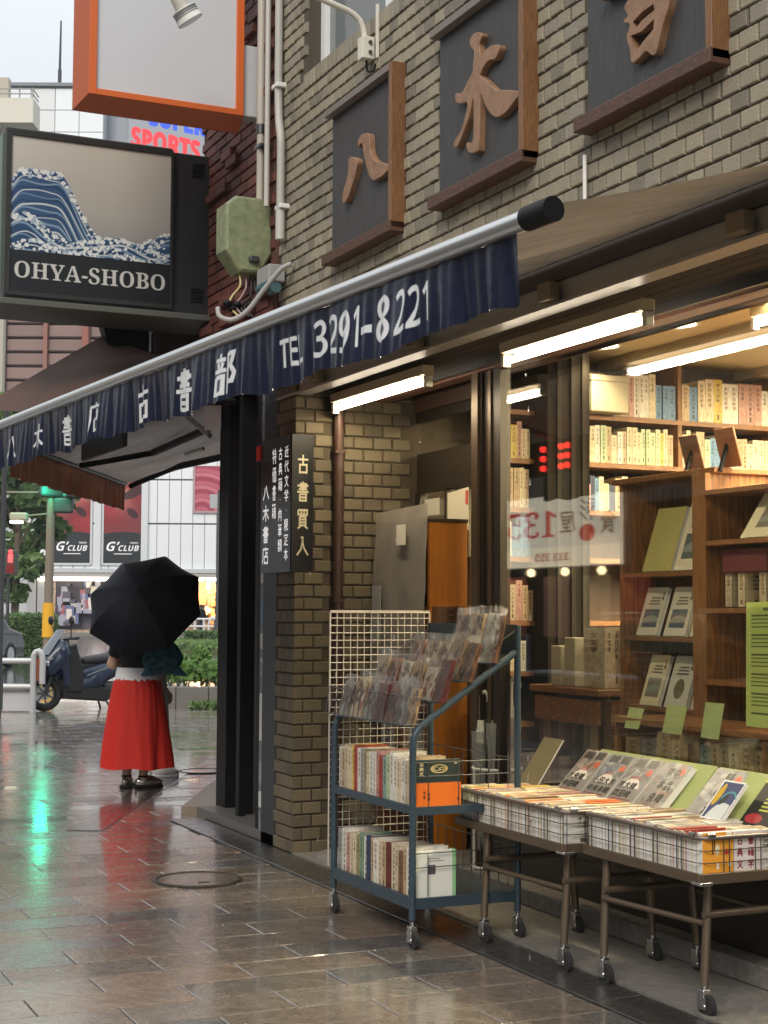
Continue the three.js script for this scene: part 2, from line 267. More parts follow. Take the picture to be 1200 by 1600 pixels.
{
  const g = brickGeo(0.1, 0.062, 0.02, 0.004).rotateY(-Math.PI / 2), list = [];
  for (let r = 0; r < 48; r++) {
    const y = 2.975 + r * 0.072; if (y > TOPS - 0.05) break;
    for (let k = 0; k < 60; k++) {
      const z = -8.87 + k * 0.108 + (r % 2) * 0.054; if (z > -3.2) break;
      if (y > 4.59 && z > -8.54 && z < -6.56 && y < 6) continue;
      if (y > 4.59 && y < 4.73 && z > -8.6 && z < -6.5) continue;
      const inSign = [-8.0, -6.64, -5.29].some((s) => z > s - 0.02 && z < s + 0.9 && y > 3.46 && y < 4.28); if (inSign) continue;
      list.push({ x: X0 + rr(-0.003, 0.003), y, z: z + rr(-0.002, 0.002), s: [1, rr(0.96, 1.02), rr(0.95, 1.01)], m: noise.noise(z * 0.9, y * 1.6, 3) + 0.5 * noise.noise(z * 3, y * 0.8, 7) + (y < 3.42 ? 0.12 : 0) + R() * 0.5 > 0.52 ? (R() < 0.6 ? 3 : 1) : tone() });
    }
  }
  pieces('brick', list, g, brickTones, front, 300);
  // standing bricks under the upstairs window
  const sg = brickGeo(0.055, 0.095, 0.02, 0.004).rotateY(-Math.PI / 2), sl = [];
  for (let z = -8.5; z < -6.5; z += 0.0615) sl.push({ x: X0 - 0.003, y: 4.648, z, m: tone() });
  const sill = part('window_sill', span(X0 + 0.012, X0 + 0.1, 4.6, 4.698, -8.53, -6.5), M.mortar, shop);
  pieces('brick', sl, sg, brickTones, sill, 60);
  const w = part('window', [span(X0 + 0.1, X0 + 0.16, 4.7, 6.0, -8.5, -8.44), span(X0 + 0.1, X0 + 0.16, 4.7, 4.75, -8.44, -6.6), span(X0 + 0.1, X0 + 0.16, 4.75, 6, -7.56, -7.5), span(X0 + 0.1, X0 + 0.16, 4.75, 6, -6.66, -6.6)], S([0.78, 0.78, 0.78], 0.4), shop);
  part('pane', span(X0 + 0.135, X0 + 0.141, 4.75, 6, -8.44, -7.56), PM([0.18, 0.2, 0.2], { roughness: 0.04 }), w);
  part('pane', span(X0 + 0.12, X0 + 0.126, 4.75, 6, -7.5, -6.66), PM([0.18, 0.2, 0.2], { roughness: 0.04 }), w);
}
// pillar at the left end of the shop and the side wall of the entrance bay
{
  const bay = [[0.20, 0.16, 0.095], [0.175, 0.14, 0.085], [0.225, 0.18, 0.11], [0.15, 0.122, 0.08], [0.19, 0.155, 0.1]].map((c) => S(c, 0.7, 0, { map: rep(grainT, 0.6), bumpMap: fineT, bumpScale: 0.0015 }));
  const core = part('pillar', [span(X0 + 0.012, 3.66, 0, 2.94, -8.93, ZR - 0.012), span(3.66, 4.6, 0, 3.3, -8.95, ZR - 0.012)], S([0.075, 0.058, 0.038], 0.95), shop);
  const g = brickGeo(0.12, 0.066, 0.02, 0.004), gf = brickGeo(0.1, 0.066, 0.02, 0.004).rotateY(-Math.PI / 2), list = [], fl = [];
  for (let r = 0; r < 38; r++) {
    const y = 0.04 + r * 0.0762; if (y > 2.9) break;
    for (let x = 3.44 + (r % 2) * 0.065; x < 4.14; x += 0.13) { if (x > 3.6 && x < 3.665) continue; const w = Math.min(1, (4.18 - x + 0.06) / 0.12); if (r % 2 && x < 3.55) list.push({ x: 3.409, y, z: ZR, m: tone(), s: [0.48, 1, 1] }); list.push({ x, y, z: ZR + rr(-0.002, 0.002), m: tone(), s: [w, 1, 1] }); }
    for (let z = -8.88 + (r % 2) * 0.05; z < -8.63; z += 0.104) fl.push({ x: X0, y, z, m: tone() }); fl.push({ x: X0, y, z: r % 2 ? -8.639 : -8.615, m: tone(), s: [1, 1, r % 2 ? 0.56 : 0.1] });
  }
  pieces('brick', list, g, bay, core, 225); pieces('brick', fl, gf, bay, core, 75);
  part('drain_pipe', [rod([3.645, 0.02, -8.565], [3.645, 2.9, -8.565], 0.032), ...[0.6, 1.5, 2.4].map((y) => span(3.61, 3.68, y, y + 0.02, -8.61, -8.53))], S([0.055, 0.026, 0.018], 0.5), shop);
}
// soffit over the shop front, fascia with its lip, shutter box, header
part('fascia', [span(X0 + 0.02, X0 + 0.08, 2.765, 2.86, -8.93, 1), span(X0 - 0.01, X0 + 0.09, 2.752, 2.765, -8.93, 1)], S([0.30, 0.27, 0.225], 0.4, 0.15), shop);
part('fascia_board', span(X0 - 0.0, X0 + 0.1, 2.862, 2.938, -8.93, 1), S([0.05, 0.035, 0.025], 0.6), shop);
{
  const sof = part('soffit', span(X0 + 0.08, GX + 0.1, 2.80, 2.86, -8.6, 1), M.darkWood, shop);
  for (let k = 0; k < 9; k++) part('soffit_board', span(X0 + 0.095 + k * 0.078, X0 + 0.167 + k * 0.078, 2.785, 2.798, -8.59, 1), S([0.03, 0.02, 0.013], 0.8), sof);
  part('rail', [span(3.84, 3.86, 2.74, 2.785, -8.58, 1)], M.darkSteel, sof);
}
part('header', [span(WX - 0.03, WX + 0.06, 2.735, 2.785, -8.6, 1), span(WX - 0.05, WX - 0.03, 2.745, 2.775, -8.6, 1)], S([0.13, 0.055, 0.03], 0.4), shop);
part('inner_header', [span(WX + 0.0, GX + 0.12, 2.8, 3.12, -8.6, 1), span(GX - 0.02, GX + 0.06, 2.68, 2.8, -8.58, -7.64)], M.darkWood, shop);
// door bay and the glazed front
part('door_post', [span(WX - 0.01, WX + 0.07, 0.1, 2.735, -7.36, -7.25), span(WX + 0.005, WX + 0.05, 0.1, 2.735, -7.25, -7.10)], M.darkBronze, shop);
part('door_jamb', bar([WX + 0.035, 1.4, -7.34], [GX + 0.03, 1.4, -7.66], 0.03, 2.6), M.darkBronze, shop);
part('post_trim', [span(WX - 0.025, WX - 0.01, 0.1, 2.735, -7.34, -7.27), span(WX - 0.005, WX + 0.005, 0.1, 2.735, -7.19, -7.16)], M.bronze, shop);
{
  const d = part('door', [span(GX, GX + 0.05, 2.18, 2.42, -8.58, -7.64), span(GX, GX + 0.05, 0.1, 2.18, -8.60, -8.53), span(GX, GX + 0.05, 0.1, 2.18, -7.72, -7.64), span(GX, GX + 0.05, 0.1, 0.3, -8.53, -7.72), span(GX, GX + 0.05, 0.1, 2.18, -8.20, -8.17), span(GX, GX + 0.05, 2.62, 2.7, -8.6, -7.64)], M.darkBronze, shop);
  part('pane', span(GX + 0.02, GX + 0.026, 0.3, 2.18, -8.53, -8.20), M.pane, d);
  part('pane', span(GX + 0.02, GX + 0.026, 0.3, 2.18, -8.17, -7.72), M.pane, d);
  part('transom_pane', span(GX + 0.02, GX + 0.026, 2.42, 2.62, -8.58, -7.64), M.pane, d);
}
{
  const w = part('shop_window', [span(WX, WX + 0.06, 0.1, 0.5, -7.1, 1), span(WX - 0.01, WX + 0.07, 0.5, 0.56, -7.1, 1), span(WX, WX + 0.06, 0.56, 2.735, -7.1, -7.06), span(WX, WX + 0.05, 0.56, 2.735, -3.6, -3.54)], M.darkBronze, shop);
  part('pane', span(WX + 0.02, WX + 0.028, 0.56, 2.735, -7.06, -3.6), M.pane, w);
  part('pane', span(WX + 0.02, WX + 0.028, 0.56, 2.735, -3.54, 0.9), M.pane, w);
}
// the room behind the glass
part('room_floor', span(WX + 0.07, 9.2, 0.0, 0.098, -8.6, 1), S([0.16, 0.12, 0.08], 0.5), shop);
part('room_wall', [span(4.6, 9.2, 0, 3.5, -8.95, ZR + 0.02), span(9.2, 9.4, 0, 3.5, -8.95, 1), span(WX, 9.4, 0, 3.5, 1, 1.2)], S([0.34, 0.28, 0.19], 0.8), shop);
{
  const c = part('ceiling', span(WX + 0.001, 9.4, 3.1, 3.5, -8.9, 1), S([0.6, 0.53, 0.37], 0.7), shop);
  part('ceiling_beam', [span(5.5, 5.62, 3.04, 3.1, -8.59, 1), span(6.6, 6.72, 3.04, 3.1, -8.59, 1)], S([0.36, 0.31, 0.22], 0.7), c);
}
part('upper_floor', [span(X0 + 0.3, 12, 3.5, 3.9, -8.93, 2), span(X0 + 0.3, 12, TOPS, TOPS + 0.3, -8.93, 2), span(9.4, 12, 0, TOPS, -8.93, 2), span(X0 + 0.3, 12, 3.9, TOPS, -8.93, -8.8)], M.mortar, shop);

// ---------- lamps ----------
const WARM = [1, 0.83, 0.55];
function tubeLamp(label, x, y, z0, z1, power, group, warm = WARM, nits = 12) {
  const t = thing('fluorescent_lamp', label, 'lamp', [x, y, (z0 + z1) / 2], group);
  part('housing', [rspan(x - 0.035, x + 0.035, y + 0.035, y + 0.09, z0 - 0.02, z1 + 0.02, 0.008), span(x - 0.05, x + 0.05, y + 0.03, y + 0.034, z0 + 0.03, z1 - 0.03)], S([0.50, 0.40, 0.24], 0.5), t);
  part('lamp_holder', [rspan(x - 0.022, x + 0.022, y - 0.03, y + 0.034, z0 - 0.03, z0, 0.006), rspan(x - 0.022, x + 0.022, y - 0.03, y + 0.034, z1, z1 + 0.03, 0.006)], S([0.5, 0.46, 0.38], 0.5), t);
  part('lamp_tube', rod([x, y, z0], [x, y, z1], 0.016, 0.016, 14), lampMat([1, 0.86, 0.66], nits), t);
  const l = new THREE.RectAreaLight(lin(...warm), power, 0.05, z1 - z0 - 0.02); l.position.set(x, y - 0.02, (z0 + z1) / 2); l.rotation.set(-Math.PI / 2, 0, 0); l.castShadow = true; scene.add(l);
}
tubeLamp('fluorescent tube lamp under the soffit above the brick entrance bay', 3.6, 2.665, -8.5, -7.27, 36, 'tube lamps over the shop front');
tubeLamp('fluorescent tube lamp under the soffit in front of the shop window, above the book tables', 3.6, 2.65, -6.4, -5.24, 56, 'tube lamps over the shop front');
tubeLamp('long fluorescent tube lamp on the ceiling behind the shop window', 5.25, 3.0, -6.6, -4.2, 500, undefined, [1, 0.84, 0.52], 42);
tubeLamp('fluorescent tube lamp at the back of the bookshop ceiling', 6.9, 3.0, -7.4, -4.4, 560, undefined, [1, 0.84, 0.52], 42);
for (const [i, [x, z]] of [[5.15, -8.0], [5.15, -7.2], [5.12, -6.4]].entries()) {
  const t = thing('ceiling_downlight', ['round recessed downlight in the shop ceiling, the farthest left of three', 'round recessed downlight in the shop ceiling, middle one of three', 'round recessed downlight in the shop ceiling, the nearest of three at right'][i], 'lamp', [x, 3.09, z], 'round downlights in the shop ceiling');
  part('rim', new THREE.TorusGeometry(0.13, 0.012, 8, 28).rotateX(Math.PI / 2).translate(x, 3.096, z), M.white, t);
  part('lamp_disc', new THREE.CylinderGeometry(0.12, 0.12, 0.006, 28).translate(x, 3.094, z), lampMat([1, 0.84, 0.55], 7), t);
  const l = new THREE.SpotLight(lin(1, 0.82, 0.5), 3, 0, 1.1, 0.6, 2); l.position.set(x, 3.07, z); l.target.position.set(x, 0, z); l.castShadow = true; l.shadow.radius = 3; scene.add(l, l.target);
}

// ---------- awning ----------
const AB = V(2.2, 2.575, -3.68), AU = V(-0.408, 0, -5.87).normalize();
const onBar = (t) => AB.clone().addScaledVector(AU, t);
{
  const L = 6.75, e = onBar(L), t = thing('shop_awning', 'navy shop awning with white lettering on its hanging valance and a metal front bar', 'awning', [2.4, 2.3, -7]);
  part('front_bar', rod(onBar(0.08).toArray(), e.toArray(), 0.03, 0.03, 18), M.alu, t);
  const c = onBar(0.04);
  part('end_cap', [rod(onBar(-0.03).toArray(), onBar(0.1).toArray(), 0.037, 0.037, 16)], M.black, t);
  const valT = canvasTex(2048, 96, (x, w, h) => {
    x.fillStyle = '#141a2e'; x.fillRect(0, 0, w, h);
    const q = rngOf(5);
    for (let i = 0; i < 700; i++) { x.fillStyle = `rgba(${q() < 0.5 ? '8,10,26' : '52,62,96'},${0.05 + q() * 0.12})`; const a = q() * w; x.fillRect(a, q() * h * 0.5, 1 + q() * 3, h * (0.3 + q())); }
    const px = w / L, py = h / 0.24, at = (tt) => w - tt * px;
    const put = (ch, tt, W, H, lw, y) => glyph(x, ch, at(tt) - W * px / 2, y * py, W * px, H * py, lw * px, '#d2d4d4');
    [['八', 5.56], ['木', 4.98], ['書', 4.47], ['店', 3.93]].forEach(([c2, tt]) => put(c2, tt, 0.18, 0.16, 0.02, 0.045));
    [['古', 3.24], ['書', 2.69], ['部', 2.2]].forEach(([c2, tt]) => put(c2, tt, 0.19, 0.19, 0.026, 0.03));
    x.fillStyle = '#d2d4d4'; x.textBaseline = 'middle';
    const word = (s, tt, size, sx, wgt = 'bold') => { x.save(); x.translate(at(tt), 0.118 * py); x.scale(sx, 1); x.font = `${wgt} ${size * py}px sans-serif`; x.textAlign = 'left'; x.fillText(s, 0, 0); x.lineWidth = 2.5; x.strokeStyle = '#d2d4d4'; x.strokeText(s, 0, 0); x.restore(); };
    const k = px / py; word('TEL', 1.68, 0.14, k * 0.98, 'normal'); word('329', 1.37, 0.19, k * 1.05, 'normal'); word('1', 1.03, 0.19, k * 0.6, 'normal'); word('–', 0.98, 0.19, k * 0.9); word('8', 0.87, 0.2, k * 1.1, 'normal'); word('221', 0.72, 0.19, k * 0.72, 'normal');
  });
  const valB = rep(dataTex(256, (u, v) => 0.5 + 0.7 * loopN(u, v * 0.12, 1.3, 3) + 0.12 * loopN(u, v * 0.5, 2.6, 8)), 9, 1);
  const P = (tt, v) => { const p = onBar(tt); p.y -= 0.03 + 0.24 * v; return p; };
  const vr = rngOf(9), ph = [...Array(6)].map(() => vr() * 6.28);
  const val = quad(P(L, 1).toArray(), P(0.16, 1).toArray(), P(0.16, 0).toArray(), P(L, 0).toArray(), 420, 8, (u, v, p) => {
    const tt = (1 - u) * L, d = 1 - v;
    const w = 0.007 * Math.sin(tt * 21 + ph[0] + 1.3 * Math.sin(tt * 3.1)) + 0.004 * Math.sin(tt * 47 + ph[1]) + 0.012 * Math.sin(tt * 4.3 + ph[2]) + 0.004 * Math.sin(tt * 88 + ph[5]);
    p.x += w * (0.25 + d) * 1.1; p.y += (tt < 0.9 ? 0.05 * d * Math.pow(1 - tt / 0.9, 1.5) : 0) + 0.010 * d * Math.sin(tt * 7 + ph[3]) + 0.006 * d * Math.sin(tt * 17 + ph[4]) + 0.004 * noise.noise(tt * 9, v * 3, 2);
  });
  part('valance', val, S(0xffffff, 0.34, 0, { map: valT, bumpMap: valB, bumpScale: 0.006, side: THREE.DoubleSide }), t);
  const a = onBar(0.02), b = onBar(L);
  part('canopy', quad([b.x, b.y + 0.02, b.z], [a.x, a.y + 0.02, a.z], [X0 - 0.012, 2.938, a.z + 0.02], [X0 - 0.012, 2.938, -8.95], 60, 12, (u, v, p) => { p.y += 0.05 * Math.sin(v * Math.PI) * (0.6 + 0.4 * Math.sin(u * 30)) * (u > 0.9 ? 1 + (u - 0.9) * 6 : 1) - 0.03 * Math.sin(v * Math.PI); }), PM([0.40, 0.34, 0.265], { roughness: 0.95, transmission: 0.2, thickness: 0, side: THREE.DoubleSide, map: streakT }), t);
  for (const tt of [3.0, 5.6]) { const p = onBar(tt), q = [X0, 2.85, p.z - 0.5], m = [(p.x + X0) / 2 + 0.25, 2.72, p.z + 0.25]; part('folding_arm', [rod([p.x, p.y - 0.03, p.z], m, 0.02), rod(m, q, 0.024)], M.darkSteel, t); }
  part('bracket', [-8.2, -6.9, -5.6, -4.3].map((z) => rspan(X0 - 0.06, X0, 2.77, 2.85, z - 0.05, z + 0.05, 0.01)), S([0.2, 0.15, 0.09], 0.5, 0.4), t);
}

// ---------- wooden name boards on the upper wall ----------
function carved(pts, holes = []) {
  const f = (s) => s.split(' ').map((p) => { const [z, y] = p.split(',').map(Number); return new THREE.Vector2(z / 1000, y / 1000); });
  const sm = (p) => { const n = p.length, out = []; for (let i = 0; i < n; i++) { const A = p[(i + n - 1) % n], B = p[i], C = p[(i + 1) % n], D = p[(i + 2) % n]; for (let k = 0; k < 5; k++) { const t = k / 5, t2 = t * t, t3 = t2 * t, q = (a, b2, c, d) => 0.5 * (2 * b2 + (c - a) * t + (2 * a - 5 * b2 + 4 * c - d) * t2 + (3 * b2 - a - 3 * c + d) * t3); out.push(new THREE.Vector2(q(A.x, B.x, C.x, D.x), q(A.y, B.y, C.y, D.y))); } } return out; };
  const s = new THREE.Shape(sm(f(pts))); for (const h of holes) s.holes.push(new THREE.Path(f(h)));
  return new THREE.ExtrudeGeometry(s, { depth: 0.055, bevelEnabled: true, bevelSize: 0.003, bevelThickness: 0.003, bevelSegments: 1 }).rotateY(-Math.PI / 2).translate(3.375, 3.4, -4);
}
const boardMat = S([0.062, 0.06, 0.06], 0.6, 0, { map: rep(streakT, 1), bumpMap: woodT, bumpScale: 0.001 });
const carvedMat = S([0.36, 0.20, 0.108], 0.5, 0, { map: rep(grainT, 1) });
const edgeMat = S([0.33, 0.155, 0.06], 0.5, 0, { map: rep(woodT, 1) });
for (const [i, [z, ch]] of [[-8.0, ['-3675,548 -3569,508 -3588,453 -3636,393 -3685,341 -3735,316 -3766,328 -3761,375 -3717,430 -3688,479', '-3551,611 -3513,632 -3426,612 -3407,571 -3396,505 -3330,440 -3256,408 -3192,380 -3156,355 -3192,345 -3237,338 -3310,337 -3366,349 -3404,381 -3433,428 -3462,483 -3482,528 -3502,581 -3532,590 -3551,579']],
  [-6.64, ['-2256,725 -2230,745 -2188,741 -2154,727 -2138,709 -2168,682 -2162,644 -2151,616 -2113,628 -2055,632 -1983,612 -1975,589 -2015,563 -2071,574 -2121,562 -2154,536 -2154,524 -2088,475 -2031,429 -1991,405 -1896,376 -1819,348 -1781,328 -1819,317 -1850,307 -1896,290 -1959,281 -2014,294 -2063,328 -2112,383 -2154,439 -2162,321 -2170,203 -2186,179 -2262,196 -2288,244 -2237,233 -2220,273 -2217,435 -2238,425 -2271,361 -2323,311 -2384,258 -2419,272 -2411,290 -2349,318 -2306,371 -2280,438 -2350,456 -2394,480 -2403,516 -2341,501 -2289,531 -2230,569 -2221,607 -2213,661 -2247,697']],
  [-5.29, ['-961,422 -902,443 -787,417 -676,367 -669,324 -711,257 -747,179 -775,167 -817,198 -860,187 -912,183 -926,239 -947,297 -925,340 -969,365 -939,380']]].entries()) {
  const t = thing('name_board', ['dark wooden name board with the carved character for eight, leftmost on the brick wall', 'dark wooden name board with the carved character for tree, middle of the brick wall', 'dark wooden name board with the carved character for book, cut by the picture edge'][i], 'sign', [X0, 3.41, z + 0.45], 'carved name boards on the brick wall');
  part('board', span(X0 - 0.03, X0 + 0.012, 3.47, 4.27, z + 0.01, z + 0.87), boardMat, t);
  part('side_rail', [rspan(X0 - 0.075, X0 + 0.01, 3.43, 4.31, z + 0.86, z + 0.9, 0.004)], edgeMat, t);
  part('top_ledge', [rspan(X0 - 0.075, X0 + 0.01, 4.27, 4.31, z - 0.02, z + 0.862, 0.004)], S([0.2, 0.165, 0.145], 0.6), t);
  part('bottom_ledge', [rspan(X0 - 0.085, X0 + 0.01, 3.41, 3.47, z - 0.02, z + 0.9, 0.006)], S([0.15, 0.07, 0.04], 0.55, 0, { map: woodT }), t);
  for (const s of ch) part('carved_stroke', carved(s, i === 2 ? ['-903,341 -844,358 -766,363 -759,336 -845,325 -886,305', '-918,291 -845,283 -760,303 -767,264 -831,240 -882,216 -901,243'] : []), carvedMat, t);
  if (i === 2) for (const [y, h, a, b] of [[3.90, 0.045, -5.12, -4.5], [3.99, 0.05, -5.0, -4.62], [4.08, 0.045, -5.16, -4.46]]) part('carved_stroke', rspan(X0 - 0.085, X0 - 0.03, y, y + h, a, b, 0.012), carvedMat, t);
}
// ---------- the neighbouring red brick building on the corner ----------
const redTones = [[0.205, 0.062, 0.042], [0.17, 0.052, 0.036], [0.235, 0.078, 0.052], [0.14, 0.045, 0.034]].map((c) => S(c, 0.75, 0, { map: rep(grainT, 0.5), bumpMap: fineT, bumpScale: 0.002 }));
const DZ = [0.445, -0.895];                       // its second front runs off at an angle behind the corner
const obl = (t, o = 0) => [3.55 + DZ[0] * t - 0.895 * o, -10.52 + DZ[1] * t - 0.445 * o];
const oblBox = (t0, t1, o0, o1, y0, y1) => { const c = obl((t0 + t1) / 2, (o0 + o1) / 2); return box(t1 - t0, y1 - y0, Math.abs(o1 - o0)).rotateY(Math.atan2(-DZ[1], DZ[0])).translate(c[0], (y0 + y1) / 2, c[1]); };
{
  const nb = thing('red_brick_building', 'dark red brick corner building with jutting bricks, left of the tan bookshop', 'building', [3.4, 0, -9.8]);
  const wall = part('upper_wall', [span(X0 + 0.012, 4.6, 3.0, 8.2, -10.5, -8.97), span(4.6, 12, 3.0, 8.2, -10.0, -8.97), oblBox(0.05, 7, -0.3, -0.02, 2.95, 8.2)], M.mortarRed, nb);
  const g = brickGeo(0.205, 0.062, 0.03, 0.004).rotateY(-Math.PI / 2), list = [], q = rngOf(31);
  for (let r = 0; r < 46; r++) for (let k = 0; k < 8; k++) {
    const y = 3.05 + r * 0.072, z = -10.4 + k * 0.214 + (r % 2) * 0.107; if (z > -9.03) continue;
    list.push({ x: X0 - (q() < 0.13 ? 0.045 : q() * 0.008), y, z, m: Math.floor(q() * 4) });
  }
  pieces('brick', list, g, redTones, wall, 300);
  // dark metal doorway with its posts, a narrow glazed strip with stickers
  part('door_post', [span(3.56, 3.66, 0, 2.98, -10.56, -10.36), span(3.5, 3.6, 0, 2.98, -9.97, -9.9)], M.black, nb);
  part('door_post', span(3.40, 3.46, 0, 2.98, -9.2, -8.96), S([0.03, 0.032, 0.034], 0.5, 0.2), nb);
  part('door_leaf', [span(3.66, 3.7, 0.03, 2.98, -10.36, -9.3)], S([0.035, 0.018, 0.022], 0.5), nb);
  part('door_frame', [span(3.42, 3.5, 0, 2.98, -9.36, -9.30)], M.black, nb);
  const strip = part('glazed_strip', [span(3.42, 3.425, 0.06, 2.9, -9.30, -9.2)], PM([0.10, 0.12, 0.13], { roughness: 0.12, clearcoat: 1 }), nb);
  const st = [[0.62, .3, 'w'], [0.35, .14, 'g'], [0.2, .1, 'w'], [1.02, .08, 'g'], [1.2, .1, 'w'], [1.36, .14, 'b'], [1.62, .12, 'w'], [1.85, .08, 'w'], [2.34, .1, 'r']];
  for (const [y, h, c] of st) part('sticker', span(3.414, 3.419, y, y + h, -9.285, -9.215), S({ w: [0.6, 0.6, 0.58], g: [0.25, 0.27, 0.27], b: [0.08, 0.2, 0.42], r: [0.6, 0.03, 0.02] }[c], 0.4), strip);
  part('door_step', [span(3.4, 4.2, 0.0, 0.06, -10.5, -8.97), span(3.55, 3.8, 0.06, 0.07, -10.1, -9.5)], S([0.12, 0.11, 0.1], 0.5), nb);
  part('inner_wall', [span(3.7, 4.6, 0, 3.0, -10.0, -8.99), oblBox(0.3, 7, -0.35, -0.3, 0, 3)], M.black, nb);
  // plinth that follows the angled front
  part('plinth', oblBox(0.0, 5, -0.3, 0.25, -0.02, 0.05), S([0.26, 0.2, 0.15], 0.5), nb);
}
{ // wet joint line and kerb of the angled front
  single('granite_kerb_stone', oblBox(-0.9, 4.2, 0.62, 0.86, -0.05, 0.005), wet([0.07, 0.066, 0.062]), 'long grey kerb line running off at an angle past the dark corner doorway', 'kerb stone').userData.kind = 'structure';
}
// its brown awning, over the angled front
{
  const t = thing('brown_awning', 'brown fabric awning with a ragged hanging edge over the corner of the neighbouring shop', 'awning', [3, 2.5, -12]);
  const p = (tt, o, y) => { const c = obl(tt, o); return [c[0], y, c[1]]; };
  const n0 = -0.9, n1 = 2.98, A = p(n0, 1.28, 2.56), B = p(n1, 1.28, 2.6), C = p(n1, 0.02, 3.05), D = p(n0, 0.02, 3.05);
  part('canopy', quad(A, B, C, D, 24, 6, (u, v, q) => { q.y -= 0.05 * Math.sin(v * 3.14) * (1 - 0.3 * Math.sin(u * 25)); }), PM([0.46, 0.41, 0.38], { roughness: 0.9, side: THREE.DoubleSide, map: streakT, transmission: 0.4, thickness: 0 }), t);
  part('front_bar', rod(A, B, 0.022), M.darkSteel, t);
  part('valance', quad([A[0], A[1] - 0.235, A[2]], [B[0], B[1] - 0.25, B[2]], B, A, 120, 4, (u, v, q) => { const w = (1 - v) * 0.014 * (Math.sin(u * 130) + Math.sin(u * 57)); q.x += w; q.z += w * 0.5; if (v < 0.1) q.y += 0.02 * noise.noise(u * 40, 1, 3); }), PM([0.30, 0.115, 0.055], { roughness: 0.8, side: THREE.DoubleSide, map: streakT, transmission: 0.35, thickness: 0 }), t);
  for (const [a, m, b] of [[0.9, 1.4, 0.1], [2.9, 2.6, 2.0]]) { const P = p(a, 1.22, 2.57), Q = p(m, 0.75, 2.72), W = p(b, 0.03, 2.8); part('folding_arm', [rod(P, Q, 0.025), rod(Q, W, 0.03)], M.black, t); }
  part('bracket', [oblBox(0.0, 0.12, 0, 0.12, 2.75, 2.95), rod(p(0.15, 0.1, 2.72), p(0.5, 0.32, 2.9), 0.02), rod(p(0.1, 0.14, 2.62), p(0.3, 0.3, 2.6), 0.015)], S([0.4, 0.38, 0.35], 0.4, 0.7), t);
}
{ // the upper awning beside it, dark brown, with its cassette and black end
  const t = thing('upper_awning', 'dark brown awning and its box under the hanging picture sign, partly behind the navy awning', 'awning', [3.0, 3.3, -11]);
  part('cassette', rspan(3.18, 3.95, 3.3, 3.655, -11.2, -11.0, 0.02), S([0.05, 0.03, 0.026], 0.6, 0, { map: streakT }), t);
  const end = part('end_plate', new THREE.ExtrudeGeometry(new THREE.Shape([[2.80, 3.55], [2.86, 3.60], [3.18, 3.655], [3.18, 3.3], [3.02, 3.28], [2.84, 3.42]].map((p) => new THREE.Vector2(...p))), { depth: 0.12, bevelEnabled: false }).translate(0, 0, -11.16), M.black, t);
  part('peeling_tape', [bar([2.86, 3.596, -11.03], [3.14, 3.648, -11.03], 0.02, 0.018), span(2.93, 2.95, 3.53, 3.6, -11.035, -11.025), rspan(3.15, 3.178, 3.5, 3.65, -11.036, -11.026, 0.004), span(3.155, 3.17, 3.36, 3.5, -11.036, -11.03)], S([0.6, 0.6, 0.58], 0.6), end);
  part('canopy', quad([1.9, 2.86, -11.0], [2.46, 2.62, -9.3], [3.36, 3.27, -10.9], [2.82, 3.47, -11.12], 14, 6), S([0.085, 0.04, 0.022], 0.8, 0, { side: THREE.DoubleSide, map: streakT }), t);
}
